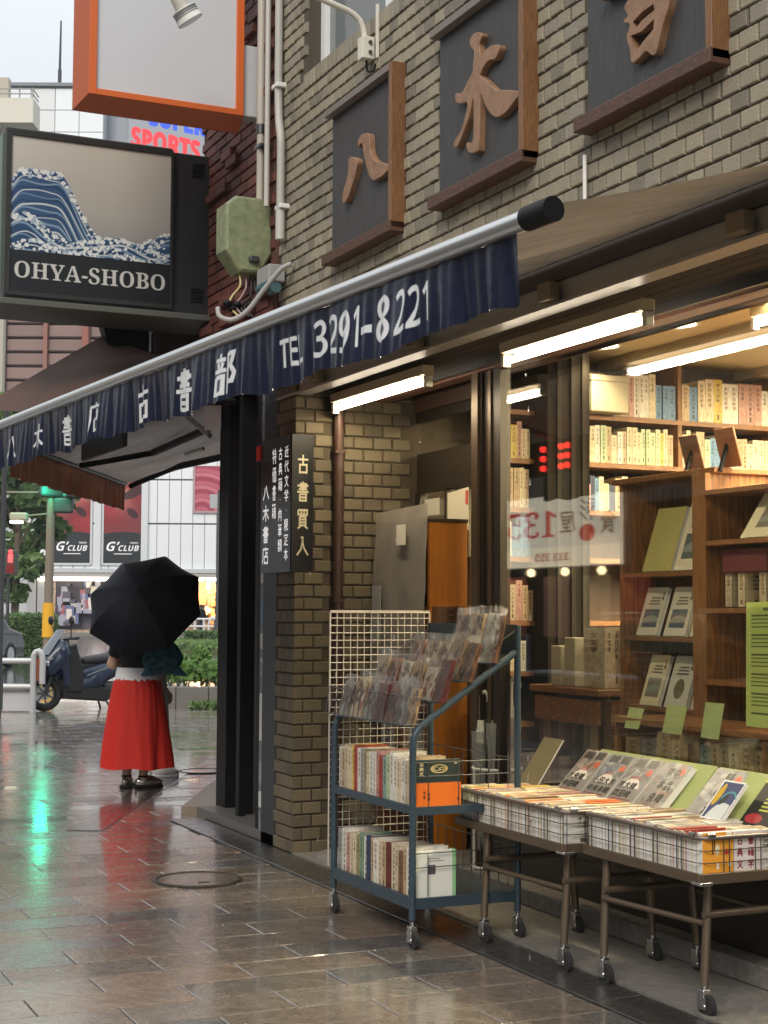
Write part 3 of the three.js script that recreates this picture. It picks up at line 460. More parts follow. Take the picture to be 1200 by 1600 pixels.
// ---------- hanging signs ----------
{
  const t = thing('hanging_picture_sign', 'dark box sign with a sea picture and white lettering at the red brick corner', 'sign', [3.4, 3.5, -10.5]);
  part('case', rspan(1.93, 3.10, 3.53, 4.70, -10.86, -10.31, 0.012), S([0.045, 0.05, 0.046], 0.45), t);
  part('side_box', rspan(3.10, 3.46, 3.53, 4.68, -10.8, -10.33, 0.01), S([0.028, 0.03, 0.031], 0.55, 0, { map: streakT }), t);
  part('vent', [...Array(5)].flatMap((_, i) => [4.52 + i * 0.022, 3.62 + i * 0.022].map((y) => span(3.25, 3.34, y, y + 0.008, -10.332, -10.322))), M.black, t);
  part('bottom_ledge', rspan(1.9, 3.46, 3.485, 3.53, -10.88, -10.29, 0.008), S([0.10, 0.105, 0.09], 0.6), t);
  part('side_face', span(1.922, 1.932, 3.58, 4.66, -10.82, -10.36), S([0.10, 0.155, 0.11], 0.45), t);
  part('side_lettering', [0, 1, 2, 3].map((i) => span(1.915, 1.922, 3.75 + i * 0.2, 3.9 + i * 0.2, -10.68, -10.5)), M.black, t);
  // a plain seascape: grey sky, a far hill, long blue and white swells
  const art = canvasTex(512, 512, (x, w, h) => {
    const g = x.createLinearGradient(0, 0, 0, 380); g.addColorStop(0, '#c9c6bb'); g.addColorStop(0.6, '#aeaba3'); g.addColorStop(1, '#85858a'); x.fillStyle = g; x.fillRect(0, 0, w, h);
    const q = rngOf(12);
    // one tall rounded swell at left, lower ones before it, all plain bands of blue under white foam
    const swell = (f, deep, n, sp) => {
      x.fillStyle = deep; x.beginPath(); x.moveTo(0, 420); for (let i = 0; i <= w; i += 4) x.lineTo(i, f(i)); x.lineTo(w, 420); x.fill();
      for (let k = 0; k < n; k++) { x.strokeStyle = ['#2c486c', '#c8cdcd', '#7d97ae'][k % 3]; x.lineWidth = 3 + q() * 5; x.beginPath(); for (let i = 0; i <= w; i += 4) x.lineTo(i, f(i) + 12 + k * sp + 5 * Math.sin(i / (23 + k) + k * 2)); x.stroke(); }
      for (let i = 0; i < w; i += 3) { x.fillStyle = q() < 0.8 ? '#dcdfdc' : '#9fb0bd'; x.beginPath(); x.arc(i, f(i) + q() * q() * 50, 2 + q() * 6, 0, 7); x.fill(); }
    };
    swell((i) => 330 - 225 * Math.exp(-Math.pow(Math.max(0, Math.abs(i - 90) - 50) / 90, 2)) - 60 * Math.exp(-Math.pow((i - 520) / 90, 2)), '#3a567a', 14, 15);
    swell((i) => 345 - 95 * Math.exp(-Math.pow((i - 40) / 90, 2)) - 40 * Math.exp(-Math.pow((i - 330) / 110, 2)), '#2d4a6c', 7, 13);
    swell((i) => 372 - 34 * Math.pow(Math.sin(i / 74 + 0.6), 2), '#22395a', 3, 11);
    x.fillStyle = '#23262a'; x.fillRect(0, 376, w, h);
    x.fillStyle = '#c9c9c4'; x.font = 'bold 74px serif'; x.textAlign = 'center'; x.textBaseline = 'middle'; x.save(); x.translate(256, 440); x.scale(490 / x.measureText('OHYA-SHOBO').width, 1); x.fillText('OHYA-SHOBO', 0, 0); x.restore();
  });
  part('face_panel', quad([1.975, 3.58, -10.302], [3.085, 3.58, -10.302], [3.085, 4.64, -10.302], [1.975, 4.64, -10.302]), S(0xffffff, 0.3, 0, { map: art }), t);
  part('face_frame', [span(1.945, 1.973, 3.55, 4.68, -10.31, -10.29), span(3.087, 3.1, 3.55, 4.68, -10.31, -10.29), span(1.973, 3.087, 4.642, 4.68, -10.31, -10.29), span(1.973, 3.087, 3.55, 3.578, -10.31, -10.29)], S([0.03, 0.032, 0.032], 0.4), t);
}
{
  const t = thing('hanging_blank_sign', 'large white box sign in an orange metal frame, high above the picture sign', 'sign', [3.3, 4.6, -9.3]);
  const or = S([0.62, 0.125, 0.022], 0.4), orS = S([0.42, 0.10, 0.04], 0.45);
  part('panel', span(2.27, 3.18, 4.66, 6.1, -9.23, -9.21), S([0.58, 0.585, 0.61], 0.35), t);
  const fr = [[2.27, 4.66], [3.18, 4.66], [3.225, 4.6], [2.225, 4.6]];
  part('frame', [rspan(3.18, 3.23, 4.62, 6.1, -9.29, -9.19, 0.004), rspan(2.22, 2.27, 4.62, 6.1, -9.24, -9.19, 0.004), rspan(2.27, 3.18, 4.62, 4.66, -9.24, -9.19, 0.004)], or, t);
  part('case', [quad([2.15, 4.54, -9.30], [2.22, 4.62, -9.192], [2.22, 6.1, -9.192], [2.15, 6.1, -9.30]), quad([2.15, 4.54, -9.30], [3.23, 4.54, -9.30], [3.23, 4.62, -9.192], [2.22, 4.62, -9.192]), span(2.15, 3.23, 4.54, 6.1, -9.32, -9.30)], S([0.40, 0.10, 0.045], 0.5, 0, { side: THREE.DoubleSide }), t);
  part('mounting_box', rspan(3.232, 3.40, 4.63, 5.1, -9.32, -9.22, 0.008), S([0.5, 0.51, 0.52], 0.5), t);
  const l = thing('sign_spotlight', 'white ribbed spotlight hanging in front of the orange framed sign', 'lamp', [2.9, 5.15, -8.6]);
  const dir = (k) => [2.66 + 0.07 * k, 5.06 - 0.1 * k, -8.7];
  part('shade', rod(dir(0.1), dir(0.75), 0.068, 0.085, 20), M.white, l);
  part('rib', [0.15, 0.28, 0.41, 0.54].map((k) => rod(dir(k), dir(k + 0.05), 0.078, 0.08, 20)), S([0.2, 0.2, 0.2], 0.5), l);
  part('lens', rod(dir(0.75), dir(0.8), 0.083, 0.083, 20), S([0.35, 0.33, 0.3], 0.2), l);
  part('neck', rod(dir(-1.2), dir(0.1), 0.03, 0.05, 14), S([0.5, 0.47, 0.4], 0.5), l);
}
// shop's own narrow sign
{
  const t = thing('vertical_shop_sign', 'black upright box sign with pale characters, fixed to the brick pillar', 'sign', [3.3, 1.67, -8.55]);
  part('case', rspan(3.235, 3.375, 1.67, 2.475, -8.8, -8.30, 0.006), S([0.014, 0.014, 0.016], 0.22), t);
  const f1 = canvasTex(128, 640, (x, w, h) => { x.fillStyle = '#0b0b0c'; x.fillRect(0, 0, w, h); column(x, '古書買入', 26, 90, 78, 96, 128, 9.5, '#d9cfae'); });
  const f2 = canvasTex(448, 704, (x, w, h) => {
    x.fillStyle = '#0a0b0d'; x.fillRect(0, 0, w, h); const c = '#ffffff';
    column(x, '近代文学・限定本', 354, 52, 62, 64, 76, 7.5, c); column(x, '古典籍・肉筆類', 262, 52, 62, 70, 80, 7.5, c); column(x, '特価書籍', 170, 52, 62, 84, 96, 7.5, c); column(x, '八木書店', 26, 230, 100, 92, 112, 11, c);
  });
  part('front_face', quad([3.238, 1.673, -8.297], [3.372, 1.673, -8.297], [3.372, 2.472, -8.297], [3.238, 2.472, -8.297]), S(0xffffff, 0.3, 0, { map: f1 }), t);
  part('side_face', quad([3.232, 1.673, -8.797], [3.232, 1.673, -8.303], [3.232, 2.472, -8.303], [3.232, 2.472, -8.797]), PM(0xffffff, { roughness: 0.25, map: f2, emissive: 0xffffff, emissiveMap: f2, emissiveIntensity: 0.3, clearcoat: 0.5, clearcoatRoughness: 0.05 }), t);  // faint glow added to brighten the characters; no lamp inside the sign
  part('red_mark', span(3.22, 3.23, 2.36, 2.45, -8.86, -8.80), S([0.65, 0.03, 0.02], 0.4), t);
}
// ---------- pipes, boxes and wires on the wall ----------
{
  const p = thing('wall_conduit', 'pale grey conduit with a kink, running down the tan wall beside its corner', 'pipe', [3.34, 3.7, -8.9]);
  part('pipe', tube([[3.35, 6.4, -8.88], [3.35, 4.75, -8.88], [3.345, 4.5, -8.85], [3.34, 4.36, -8.80], [3.34, 3.8, -8.80]], 0.026, 60, 10, false, 0.2), S([0.42, 0.41, 0.37], 0.45), p);
  part('clamp', [[4.72, -8.88], [3.93, -8.80]].map(([y, z]) => rspan(3.32, 3.39, y, y + 0.03, z - 0.05, z + 0.045, 0.006)), M.white, p);
  part('socket', rod([3.34, 3.74, -8.8], [3.34, 3.92, -8.8], 0.03), S([0.5, 0.49, 0.45], 0.4), p);
  const a = thing('drain_pipe', 'beige downpipe on the red brick beside the white mounting box', 'pipe', [3.33, 4.0, -9.14]);
  part('pipe', [rod([3.33, 4.05, -9.14], [3.33, 4.5, -9.14], 0.025), rod([3.33, 4.56, -9.14], [3.33, 6.4, -9.14], 0.028)], S([0.46, 0.42, 0.35], 0.45), a);
  part('socket', [rod([3.33, 4.5, -9.14], [3.33, 4.56, -9.14], 0.031), rspan(3.30, 3.38, 4.4, 4.425, -9.17, -9.08, 0.004)], M.darkSteel, a);
  single('cable_pipe', rod([3.33, 4.0, -9.02], [3.33, 6.4, -9.02], 0.018), S([0.5, 0.48, 0.44], 0.4), 'thin pale vertical pipe between the downpipe and the kinked conduit', 'pipe');
  const b = thing('switch_box', 'pale green electric cabinet with cut corners at the foot of the wall pipes', 'electric box', [3.3, 3.6, -9.16]);
  const prof = [[3.10, 4.0], [3.16, 4.05], [3.31, 4.05], [3.38, 4.0], [3.38, 3.72], [3.31, 3.60], [3.19, 3.60], [3.10, 3.72]];
  part('case', new THREE.ExtrudeGeometry(new THREE.Shape(prof.map((q) => new THREE.Vector2(...q))), { depth: 0.15, bevelEnabled: true, bevelSize: 0.02, bevelThickness: 0.03, bevelSegments: 2 }).translate(0.0, 0, -9.26), S([0.30, 0.335, 0.185], 0.5, 0, { map: grainT }), b);
  part('latch', rspan(3.235, 3.30, 3.645, 3.685, -9.09, -9.05, 0.01), M.darkSteel, b);
  for (const [i, [x, c]] of [[3.16, [0.5, 0.42, 0.2]], [3.2, [0.3, 0.2, 0.2]], [3.235, [0.02, 0.02, 0.02]], [3.26, [0.02, 0.02, 0.02]]].entries()) part('wire', tube([[x + 0.04, 3.6, -9.16], [x + 0.035, 3.5, -9.12], [x - 0.03 + i * 0.02, 3.42, -9.08], [x - 0.06, 3.35, -9.05], [x - 0.02, 3.28, -9.0]], 0.007, 30, 6), S(c, 0.5), b);
  part('wire_knot', [0, 1, 2, 3, 4].map((i) => new THREE.SphereGeometry(0.03, 10, 8).scale(1, 0.7, 1).translate(3.08 + i * 0.035, 3.36 - (i % 2) * 0.03, -9.03 - i * 0.01)), M.black, b);
  single('flexible_hose', tube([[3.36, 3.56, -8.64], [3.31, 3.53, -8.7], [3.24, 3.42, -8.8], [3.17, 3.3, -8.9], [3.10, 3.25, -8.98], [3.03, 3.27, -9.02], [3.02, 3.33, -9.04]], 0.016, 50, 8), S([0.38, 0.37, 0.36], 0.5), 'grey flexible hose curling down below the green box', 'hose');
  const j = thing('junction_box', 'small grey box with round caps on the wall beside the grey hose', 'electric box', [3.32, 3.46, -8.88]);
  part('case', rspan(3.26, 3.37, 3.47, 3.58, -9.0, -8.78, 0.01), M.grey, j); part('cap', [rod([3.25, 3.44, -8.9], [3.25, 3.44, -8.83], 0.03), rod([3.3, 3.43, -8.86], [3.3, 3.43, -8.75], 0.035)], S([0.06, 0.12, 0.14], 0.5), j);
  const arm = thing('bent_bracket_pole', 'cream bent pole reaching out from a bracket on the tan wall', 'pole', [3.36, 4.45, -7.5]);
  part('pipe', tube([[3.335, 4.5, -7.5], [3.325, 4.60, -7.5], [3.30, 4.66, -7.5], [3.24, 4.70, -7.5], [3.1, 4.735, -7.5], [2.85, 4.80, -7.5], [2.0, 5.04, -7.5]], 0.017, 60, 10, false, 0.3), M.cream, arm);
  part('bracket', [rspan(3.30, 3.375, 4.445, 4.57, -7.535, -7.465, 0.006), rspan(3.365, 3.38, 4.44, 4.74, -7.44, -7.42, 0.003)], M.cream, arm);
  part('bolt', [4.48, 4.535].map((y) => rod([3.345, y, -7.466], [3.345, y, -7.455], 0.011)), M.darkSteel, arm);
  part('cable', tube([[3.34, 4.445, -7.5], [3.345, 4.39, -7.5], [3.365, 4.38, -7.47], [3.375, 4.42, -7.46]], 0.006, 20, 6), M.black, arm);
  single('vent_pipe', rod([3.365, 3.0, -5.33], [3.365, 3.335, -5.33], 0.009), M.white, 'thin white upright tube on the bricks behind the awning end', 'pipe');
}

// ---------- the far side of the crossing ----------
const farGroup = (name, label, cat, away, group) => { const [x, z] = far(0, away), o = thing(name, label, cat, [0, 0, 0], group); bases.delete(o); o.position.set(x, 0, z); o.rotation.y = -YAW; return o; };
const ax = (px, d) => (px - 600) / 2400 * d;      // metres across at that distance
{
  const d = 85, b = farGroup('white_panel_building', 'white panelled building across the crossing with tall posters and lit shops below', 'building', d), w = S([0.76, 0.78, 0.79], 0.5), seam = S([0.30, 0.31, 0.32], 0.6);
  const yl = 3.6, x0 = ax(40, d), x1 = ax(620, d);
  part('core', [span(x0, x1, yl, 11, -9, -0.2)], seam, b);
  const list = [], g = brickGeo(1, 1, 0.1, 0.02);
  for (let x = x0 + 0.33; x < x1; x += 0.66) for (const [y, h] of [[4.9, 2.5], [7.4, 2.4], [9.75, 2.2]]) { const s = part('facade_panel', brickGeo(0.635, h - 0.03, 0.1, 0.02).translate(x, y, 0), w, b); }
  part('band', [span(x0, x1, 3.45, 3.66, -0.3, 0.25)], S([0.5, 0.52, 0.53], 0.5), b);
  part('mullion', [49, 153, 226].map((p) => span(ax(p, d) - 0.18, ax(p, d) + 0.18, 3.66, 11, 0, 0.18)), S([0.62, 0.64, 0.65], 0.5), b);
  // posters: dark foot with lettering, warm out-of-focus shapes above
  const poster = (seed) => canvasTex(256, 640, (x, W, H) => {
    const q = rngOf(seed); x.fillStyle = '#7a3236'; x.fillRect(0, 0, W, H);
    for (let i = 0; i < 9; i++) { const cx = q() * W, cy = q() * 430, r = 60 + q() * 120, g2 = x.createRadialGradient(cx, cy - r * 0.3, r * 0.1, cx, cy, r); g2.addColorStop(0, ['#e89a80', '#e4c4a8', '#9a2a34'][i % 3]); g2.addColorStop(1, 'rgba(120,26,30,0)'); x.fillStyle = g2; x.fillRect(0, 0, W, H); }
    x.fillStyle = 'rgba(40,16,20,0.8)'; x.beginPath(); x.ellipse(120 + q() * 90, 90 + q() * 60, 90, 34, -0.5, 0, 7); x.fill(); x.beginPath(); x.ellipse(190, 250 + q() * 50, 26, 46, -0.8, 0, 7); x.fill();
    x.fillStyle = '#23272c'; x.beginPath(); x.moveTo(0, 430); x.quadraticCurveTo(128, 400, 256, 428); x.lineTo(256, 640); x.lineTo(0, 640); x.fill();
    x.fillStyle = '#f2f2f2'; x.font = 'italic bold 92px sans-serif'; x.fillText('G’', 8, 552); x.font = 'italic bold 56px sans-serif'; x.fillText('CLUB', 92, 552); x.font = 'bold 17px sans-serif'; x.fillText('TOKYO', 176, 500); x.fillRect(70, 570, 120, 6);
  });
  for (const [i, [l, r]] of [[84, 141], [162, 222]].entries()) {
    const m = thing('facade_poster', ['tall dark-footed poster on the white building, the left one, behind the traffic signal', 'tall dark-footed poster on the white building, the right one, above the umbrella'][i], 'poster', [0, 0, 0], 'tall posters on the white building'); bases.delete(m); m.position.copy(b.position); m.rotation.copy(b.rotation);
    part('print', quad([ax(l, d), 3.98, 0.06], [ax(r, d), 3.98, 0.06], [ax(r, d), 8.9, 0.06], [ax(l, d), 8.9, 0.06]), S(0xffffff, 0.5, 0, { map: poster(20 + i) }), m);
    part('frame', [span(ax(l, d) - 0.12, ax(l, d), 3.9, 8.95, 0, 0.1), span(ax(r, d), ax(r, d) + 0.12, 3.9, 8.95, 0, 0.1), span(ax(l, d), ax(r, d), 3.86, 3.98, 0, 0.1)], S([0.55, 0.57, 0.58], 0.4), m);
  }
  const pk = thing('pink_poster', 'pink rose-coloured poster high on the white building, behind the dark doorway post', 'poster', [0, 0, 0]); bases.delete(pk); pk.position.copy(b.position); pk.rotation.copy(b.rotation);
  part('print', quad([ax(304, d), 6.9, 0.06], [ax(372, d), 6.9, 0.06], [ax(372, d), 9.4, 0.06], [ax(304, d), 9.4, 0.06]), S(0xffffff, 0.5, 0, { map: canvasTex(128, 128, (x) => { x.fillStyle = '#a84a5c'; x.fillRect(0, 0, 128, 128); for (let i = 0; i < 14; i++) { x.strokeStyle = ['#c8707c', '#8a2f44', '#d89aa0'][i % 3]; x.globalAlpha = 0.5; x.lineWidth = 9; x.beginPath(); x.arc(20, 140, 20 + i * 12, 0, 6.3); x.stroke(); } }) }), pk);
  part('frame', [span(ax(302, d) - 0.05, ax(304, d), 6.8, 9.4, 0, 0.1), span(ax(304, d), ax(372, d), 6.78, 6.9, 0, 0.1)], S([0.4, 0.3, 0.3], 0.4), pk);
  // lit shop fronts under the building
  part('shop_back', span(x0, x1, 0, 3.45, -4, -2.6), S([0.16, 0.13, 0.11], 0.7), b);
  part('shop_floor', span(x0, x1, -0.1, 0.15, -4, 0.4), M.concrete, b);
  part('eave', span(x0, x1, 3.2, 3.45, -2.6, 0.2), S([0.45, 0.42, 0.38], 0.5), b);
  for (const p of [50, 66, 228, 262, 286]) part('pier', span(ax(p, d) - 0.25, ax(p, d) + 0.25, 0.15, 3.2, -0.6, -0.1), S([0.34, 0.34, 0.33], 0.5), b);
  const lm = lampMat([1, 0.9, 0.72], 5);
  for (const [l, r] of [[60, 72], [78, 190], [194, 226], [297, 320], [324, 346]]) part('eave_lamp', rspan(ax(l, d), ax(r, d), 3.0, 3.22, -0.1, 0.12, 0.08), lm, b);
  for (const p of [110, 160, 210, 310, 340]) { const l = p > 250 ? new THREE.PointLight(lin(1, 0.6, 0.28), 24, 0, 2) : new THREE.PointLight(lin(1, 0.85, 0.7), 40, 0, 2); const [X, Z] = far(ax(p, d), d - (-1.2)); l.position.set(X, 2.7, Z); l.castShadow = true; scene.add(l); }
  // goods in the shop windows: posters and boxes, each its own small print
  const q = rngOf(77), cols = [[0.3, 0.1, 0.12], [0.5, 0.45, 0.4], [0.12, 0.14, 0.25], [0.35, 0.28, 0.36], [0.6, 0.55, 0.5], [0.08, 0.08, 0.1], [0.3, 0.3, 0.36]].map((c) => S(c, 0.5));
  for (let i = 0; i < 120; i++) { const p = 86 + q() * 136, y = 0.45 + q() * 2.3, ww = 0.12 + q() * 0.4, hh = 0.15 + q() * 0.45; part('window_display', span(ax(p, d), ax(p, d) + ww, y, y + hh, -0.55 - q() * 0.4, -0.5 + q() * 0.02), cols[Math.floor(q() * 7)], b); }
  part('window_backing', span(ax(82, d), ax(226, d), 0.3, 3.1, -1.2, -1.05), S([0.1, 0.09, 0.12], 0.5), b);
  const cw = [[0.7, 0.4, 0.15], [0.75, 0.6, 0.4], [0.5, 0.2, 0.08], [0.3, 0.12, 0.06]].map((c) => S(c, 0.6));
  for (let i = 0; i < 46; i++) { const p = 292 + q() * 60, y = 0.5 + q() * 2.3; part('shop_goods', span(ax(p, d), ax(p, d) + 0.15 + q() * 0.35, y, y + 0.15 + q() * 0.4, -2.5, -2.1 - q() * 0.4), cw[Math.floor(q() * 4)], b); }
  // brown ribbed upper storeys
  const u = farGroup('brown_ribbed_building', 'dull brown ribbed facade seen above the awnings, beyond the white building', 'building', 92), D = 92;
  part('core', span(ax(-60, D), ax(620, D), 9, 21, -9, -0.3), S([0.10, 0.06, 0.05], 0.7), u);
  const pm = [S([0.235, 0.155, 0.135], 0.65), S([0.21, 0.14, 0.12], 0.65)];
  for (let r = 0; r < 14; r++) for (let k = 0; k < 8; k++) { if (k * 66 - 64 > 400) continue; part('facade_panel', brickGeo(ax(600 + 63, D), 0.72, 0.3, 0.06).translate(ax(-64 + k * 66 + 32, D), 9.6 + r * 0.86, 0), pm[(r + k) % 2], u); }
  part('mullion', [...Array(8)].map((_, k) => span(ax(-66 + k * 66, D) - 0.12, ax(-66 + k * 66, D) + 0.12, 9, 21, -0.2, 0.3)), S([0.25, 0.11, 0.08], 0.6), u);
  part('wide_mullion', [span(ax(124, D), ax(134, D), 9, 21, -0.1, 0.4)], S([0.26, 0.09, 0.06], 0.6), u);
}
{ // pale concrete building with the sport shop's sign
  const d = 112, b = farGroup('concrete_tower', 'pale concrete building with a thin rooftop mast far behind the hanging signs', 'building', d); 
  const f = ax(150, d), H = 40.2;
  part('core', [span(ax(-120, d), f, 0, H, -12, -0.2)], S([0.5, 0.52, 0.53], 0.6), b);
  const pm = [S([0.76, 0.79, 0.8], 0.6), S([0.68, 0.7, 0.69], 0.6), S([0.8, 0.83, 0.84], 0.6)], q = rngOf(3);
  for (let r = 0; r < 9; r++) for (let k = 0; k < 7; k++) part('concrete_panel', brickGeo(1.76, 1.62, 0.3, 0.03).translate(f - 0.9 - k * 1.8, H - 0.95 - r * 1.66, 0), pm[Math.floor(q() * 3)], b);
  part('roof_edge', span(ax(-120, d), f, H, H + 0.25, -12, 0.2), S([0.2, 0.2, 0.22], 0.6), b);
  part('side_wing', [span(f, ax(330, d), 0, H - 0.6, -12, -1.5)], S([0.28, 0.30, 0.33], 0.6), b);
  part('mast', [rod([ax(70, d), H, -2], [ax(70, d), H + 2, -2], 0.14), rod([ax(70, d), H + 2, -2], [ax(70.5, d), H + 5.8, -2], 0.1, 0.06)], S([0.06, 0.06, 0.08], 0.9), b);
  const t = canvasTex(512, 256, (x) => {
    x.fillStyle = '#84888e'; x.fillRect(0, 0, 512, 256); x.lineJoin = 'round';
    const word = (s, X, Y, size, col, sx) => { x.save(); x.translate(X, Y); x.transform(sx, 0.16, 0, 1, 0, 0); x.font = `bold ${size}px sans-serif`; x.lineWidth = 9; x.strokeStyle = col; x.fillStyle = col; x.strokeText(s, 0, 0); x.fillText(s, 0, 0); x.restore(); };
    word('THE', 40, 40, 30, '#2f62d8', 1.2); word('SUPER', 118, 78, 100, '#1f4fe0', 1.1); word('SPORTS', 14, 170, 112, '#f02834', 1.02);
  });
  const sg = thing('rooftop_sign', 'red and blue sports shop lettering on the grey wing of the far tower', 'sign', [0, 0, 0]); bases.delete(sg); sg.position.copy(b.position); sg.rotation.copy(b.rotation);
  part('board', span(ax(186, d), ax(326, d), 34.6, 39.2, -1.5, -1.3), M.grey, sg);
  part('lettering', quad([ax(186, d), 34.6, -1.25], [ax(326, d), 34.6, -1.25], [ax(326, d), 39.2, -1.25], [ax(186, d), 39.2, -1.25]), new THREE.MeshStandardMaterial({ map: t, emissive: 0xffffff, emissiveMap: t, emissiveIntensity: 0.2, roughness: 0.5 }), sg);
}
{
  const d = 60, b = farGroup('cream_building', 'cream building at the left edge with a railed balcony high up', 'building', d), x1 = ax(38, d);
  part('wall', span(ax(-160, d), ax(-14, d), 0, 23, -1.6, -1.2), S([0.42, 0.38, 0.31], 0.7), b);
  part('balcony', [span(ax(-160, d), x1, 20.75, 21.75, -1.2, 0)], S([0.62, 0.59, 0.5], 0.6), b);
  part('railing', [...[21.95, 22.15].map((y) => rod([ax(-160, d), y, -0.1], [x1 - 0.05, y, -0.1], 0.025)), ...[-60, -20, 15, 36].map((p) => rod([ax(p, d), 21.75, -0.1], [ax(p, d), 22.2, -0.1], 0.03)), rod([x1 - 0.05, 22.15, -0.1], [x1 - 0.05, 22.15, -1.1], 0.025), rod([x1 - 0.05, 21.95, -0.1], [x1 - 0.05, 21.95, -1.1], 0.025)], M.grey, b);
}
// ---------- across the road, behind the picture: what the shop window mirrors ----------
{
  const b = thing('restaurant_building', 'building across the road with a lit food shop, mirrored in the shop window', 'building', [-9.5, 0, -20]);
  part('wall', [span(-14, -9.3, 3.6, 9, -46, 8), span(-14, -9.3, 0, 3.6, -46, -33), span(-14, -9.3, 0, 3.6, -21, 8), span(-14, -12, 0, 3.6, -33, -21)], S([0.17, 0.15, 0.13], 0.8), b);
  part('window_row', [...Array(9)].flatMap((_, i) => [5, 7].map((y) => span(-9.3, -9.26, y, y + 1.2, -42 + i * 5.2, -39.5 + i * 5.2))), S([0.06, 0.07, 0.08], 0.2), b);
  const s = thing('food_shop_sign', 'long white lit sign board of the food shop, mirrored in the shop window', 'sign', [-9.2, 2.6, -27]);
  const t = canvasTex(512, 256, (x, w, h) => {
    x.fillStyle = '#d8cfb8'; x.fillRect(0, 0, w, h); glyph(x, '食', 22, 70, 62, 80, 7, '#6a5a3a'); glyph(x, '彩', 96, 20, 66, 80, 7, '#4a5058'); glyph(x, '屋', 176, 60, 64, 76, 7, '#6a4a3a');
    x.fillStyle = '#b02424'; x.beginPath(); x.arc(132, 142, 30, 0, 7); x.fill(); x.font = 'bold 132px serif'; x.fillText('135', 246, 148);
    x.fillStyle = '#f0e2c4'; x.fillRect(0, 186, w, 70); x.fillStyle = '#a04030'; x.font = 'bold 40px sans-serif'; x.fillText('333 355', 200, 235);
  });
  part('case', span(-9.3, -9.14, 2.38, 3.94, -30.8, -25.6), M.grey, s);
  part('lit_face', quad([-9.13, 2.4, -25.62], [-9.13, 2.4, -30.78], [-9.13, 3.92, -30.78], [-9.13, 3.92, -25.62]), new THREE.MeshStandardMaterial({ map: t, emissive: 0xffffff, emissiveMap: t, emissiveIntensity: 1.35, roughness: 0.5 }), s);
  const r = thing('red_dot_sign', 'small board of glowing red dots hung under the navy awning, mirrored in the window', 'sign', [2.37, 2.4, -9.1]);
  part('board', span(2.35, 2.38, 2.40, 2.64, -9.75, -8.75), M.black, r); part('hanger', [-9.6, -8.9].map((z) => rod([2.365, 2.64, z], [2.365, 2.76, z], 0.006)), M.darkSteel, r);
  for (const z of [-8.98, -9.06, -9.3]) for (let j = 0; j < 3; j++) part('red_lamp', new THREE.SphereGeometry(0.022, 10, 8).translate(2.385, 2.45 + j * 0.068, z), lampMat([1, 0.03, 0.02], 6), r);
  for (const [i, [z, c]] of [[-25.4, [0.6, 0.05, 0.04]], [-26.8, [0.5, 0.42, 0.2]], [-28.4, [0.42, 0.2, 0.14]], [-30.2, [0.5, 0.12, 0.08]]].entries()) single('menu_poster', span(-9.3, -9.26, 0.9, 2.2, z - 0.5, z + 0.5), S(c, 0.5), ['red menu poster nearest the camera under the food shop sign', 'yellow menu poster under the food shop sign', 'brown menu poster under the food shop sign', 'dark red menu poster farthest along under the food shop sign'][i], 'poster', 'menu posters under the food shop sign');
  for (const z of [-26.2, -27.6, -29.0, -30.4]) part('sign_lamp', new THREE.SphereGeometry(0.09, 12, 8).translate(-9.0, 2.28, z), lampMat([1, 0.75, 0.4], 7), s);
}
// ---------- trees, hedges, planter ----------
function leafMass(n, size, f, seed, flat = 0.5) {   // many small leaves; f(q) gives a place
  const q = rngOf(seed), P = [], N = [], U = [];
  for (let i = 0; i < n; i++) {
    const c = f(q); if (!c) continue; const s = size * (0.6 + q() * 0.8), a = V(q() - 0.5, q() - 0.5, q() - 0.5).normalize(), b = V(q() - 0.5, (q() - 0.5) * flat, q() - 0.5).cross(a).normalize(), t = a.clone().multiplyScalar(s), u = b.multiplyScalar(s * 0.55);
    const C = V(...c), v = [C.clone().sub(t), C.clone().add(u), C.clone().add(t), C.clone().sub(u)], nn = u.clone().cross(t).normalize();
    for (const k of [0, 1, 2, 0, 2, 3]) { P.push(v[k].x, v[k].y, v[k].z); N.push(nn.x, nn.y, nn.z); U.push(0, 0); }
  }
  const g = new THREE.BufferGeometry(); g.setAttribute('position', new THREE.Float32BufferAttribute(P, 3)); g.setAttribute('normal', new THREE.Float32BufferAttribute(N, 3)); g.setAttribute('uv', new THREE.Float32BufferAttribute(U, 2)); return g;
}
const leafM = (c) => PM(c, { roughness: 0.95, transmission: 0.45, thickness: 0, side: THREE.DoubleSide });
const LG = [leafM([0.105, 0.19, 0.05]), leafM([0.15, 0.25, 0.065]), leafM([0.07, 0.135, 0.035])];
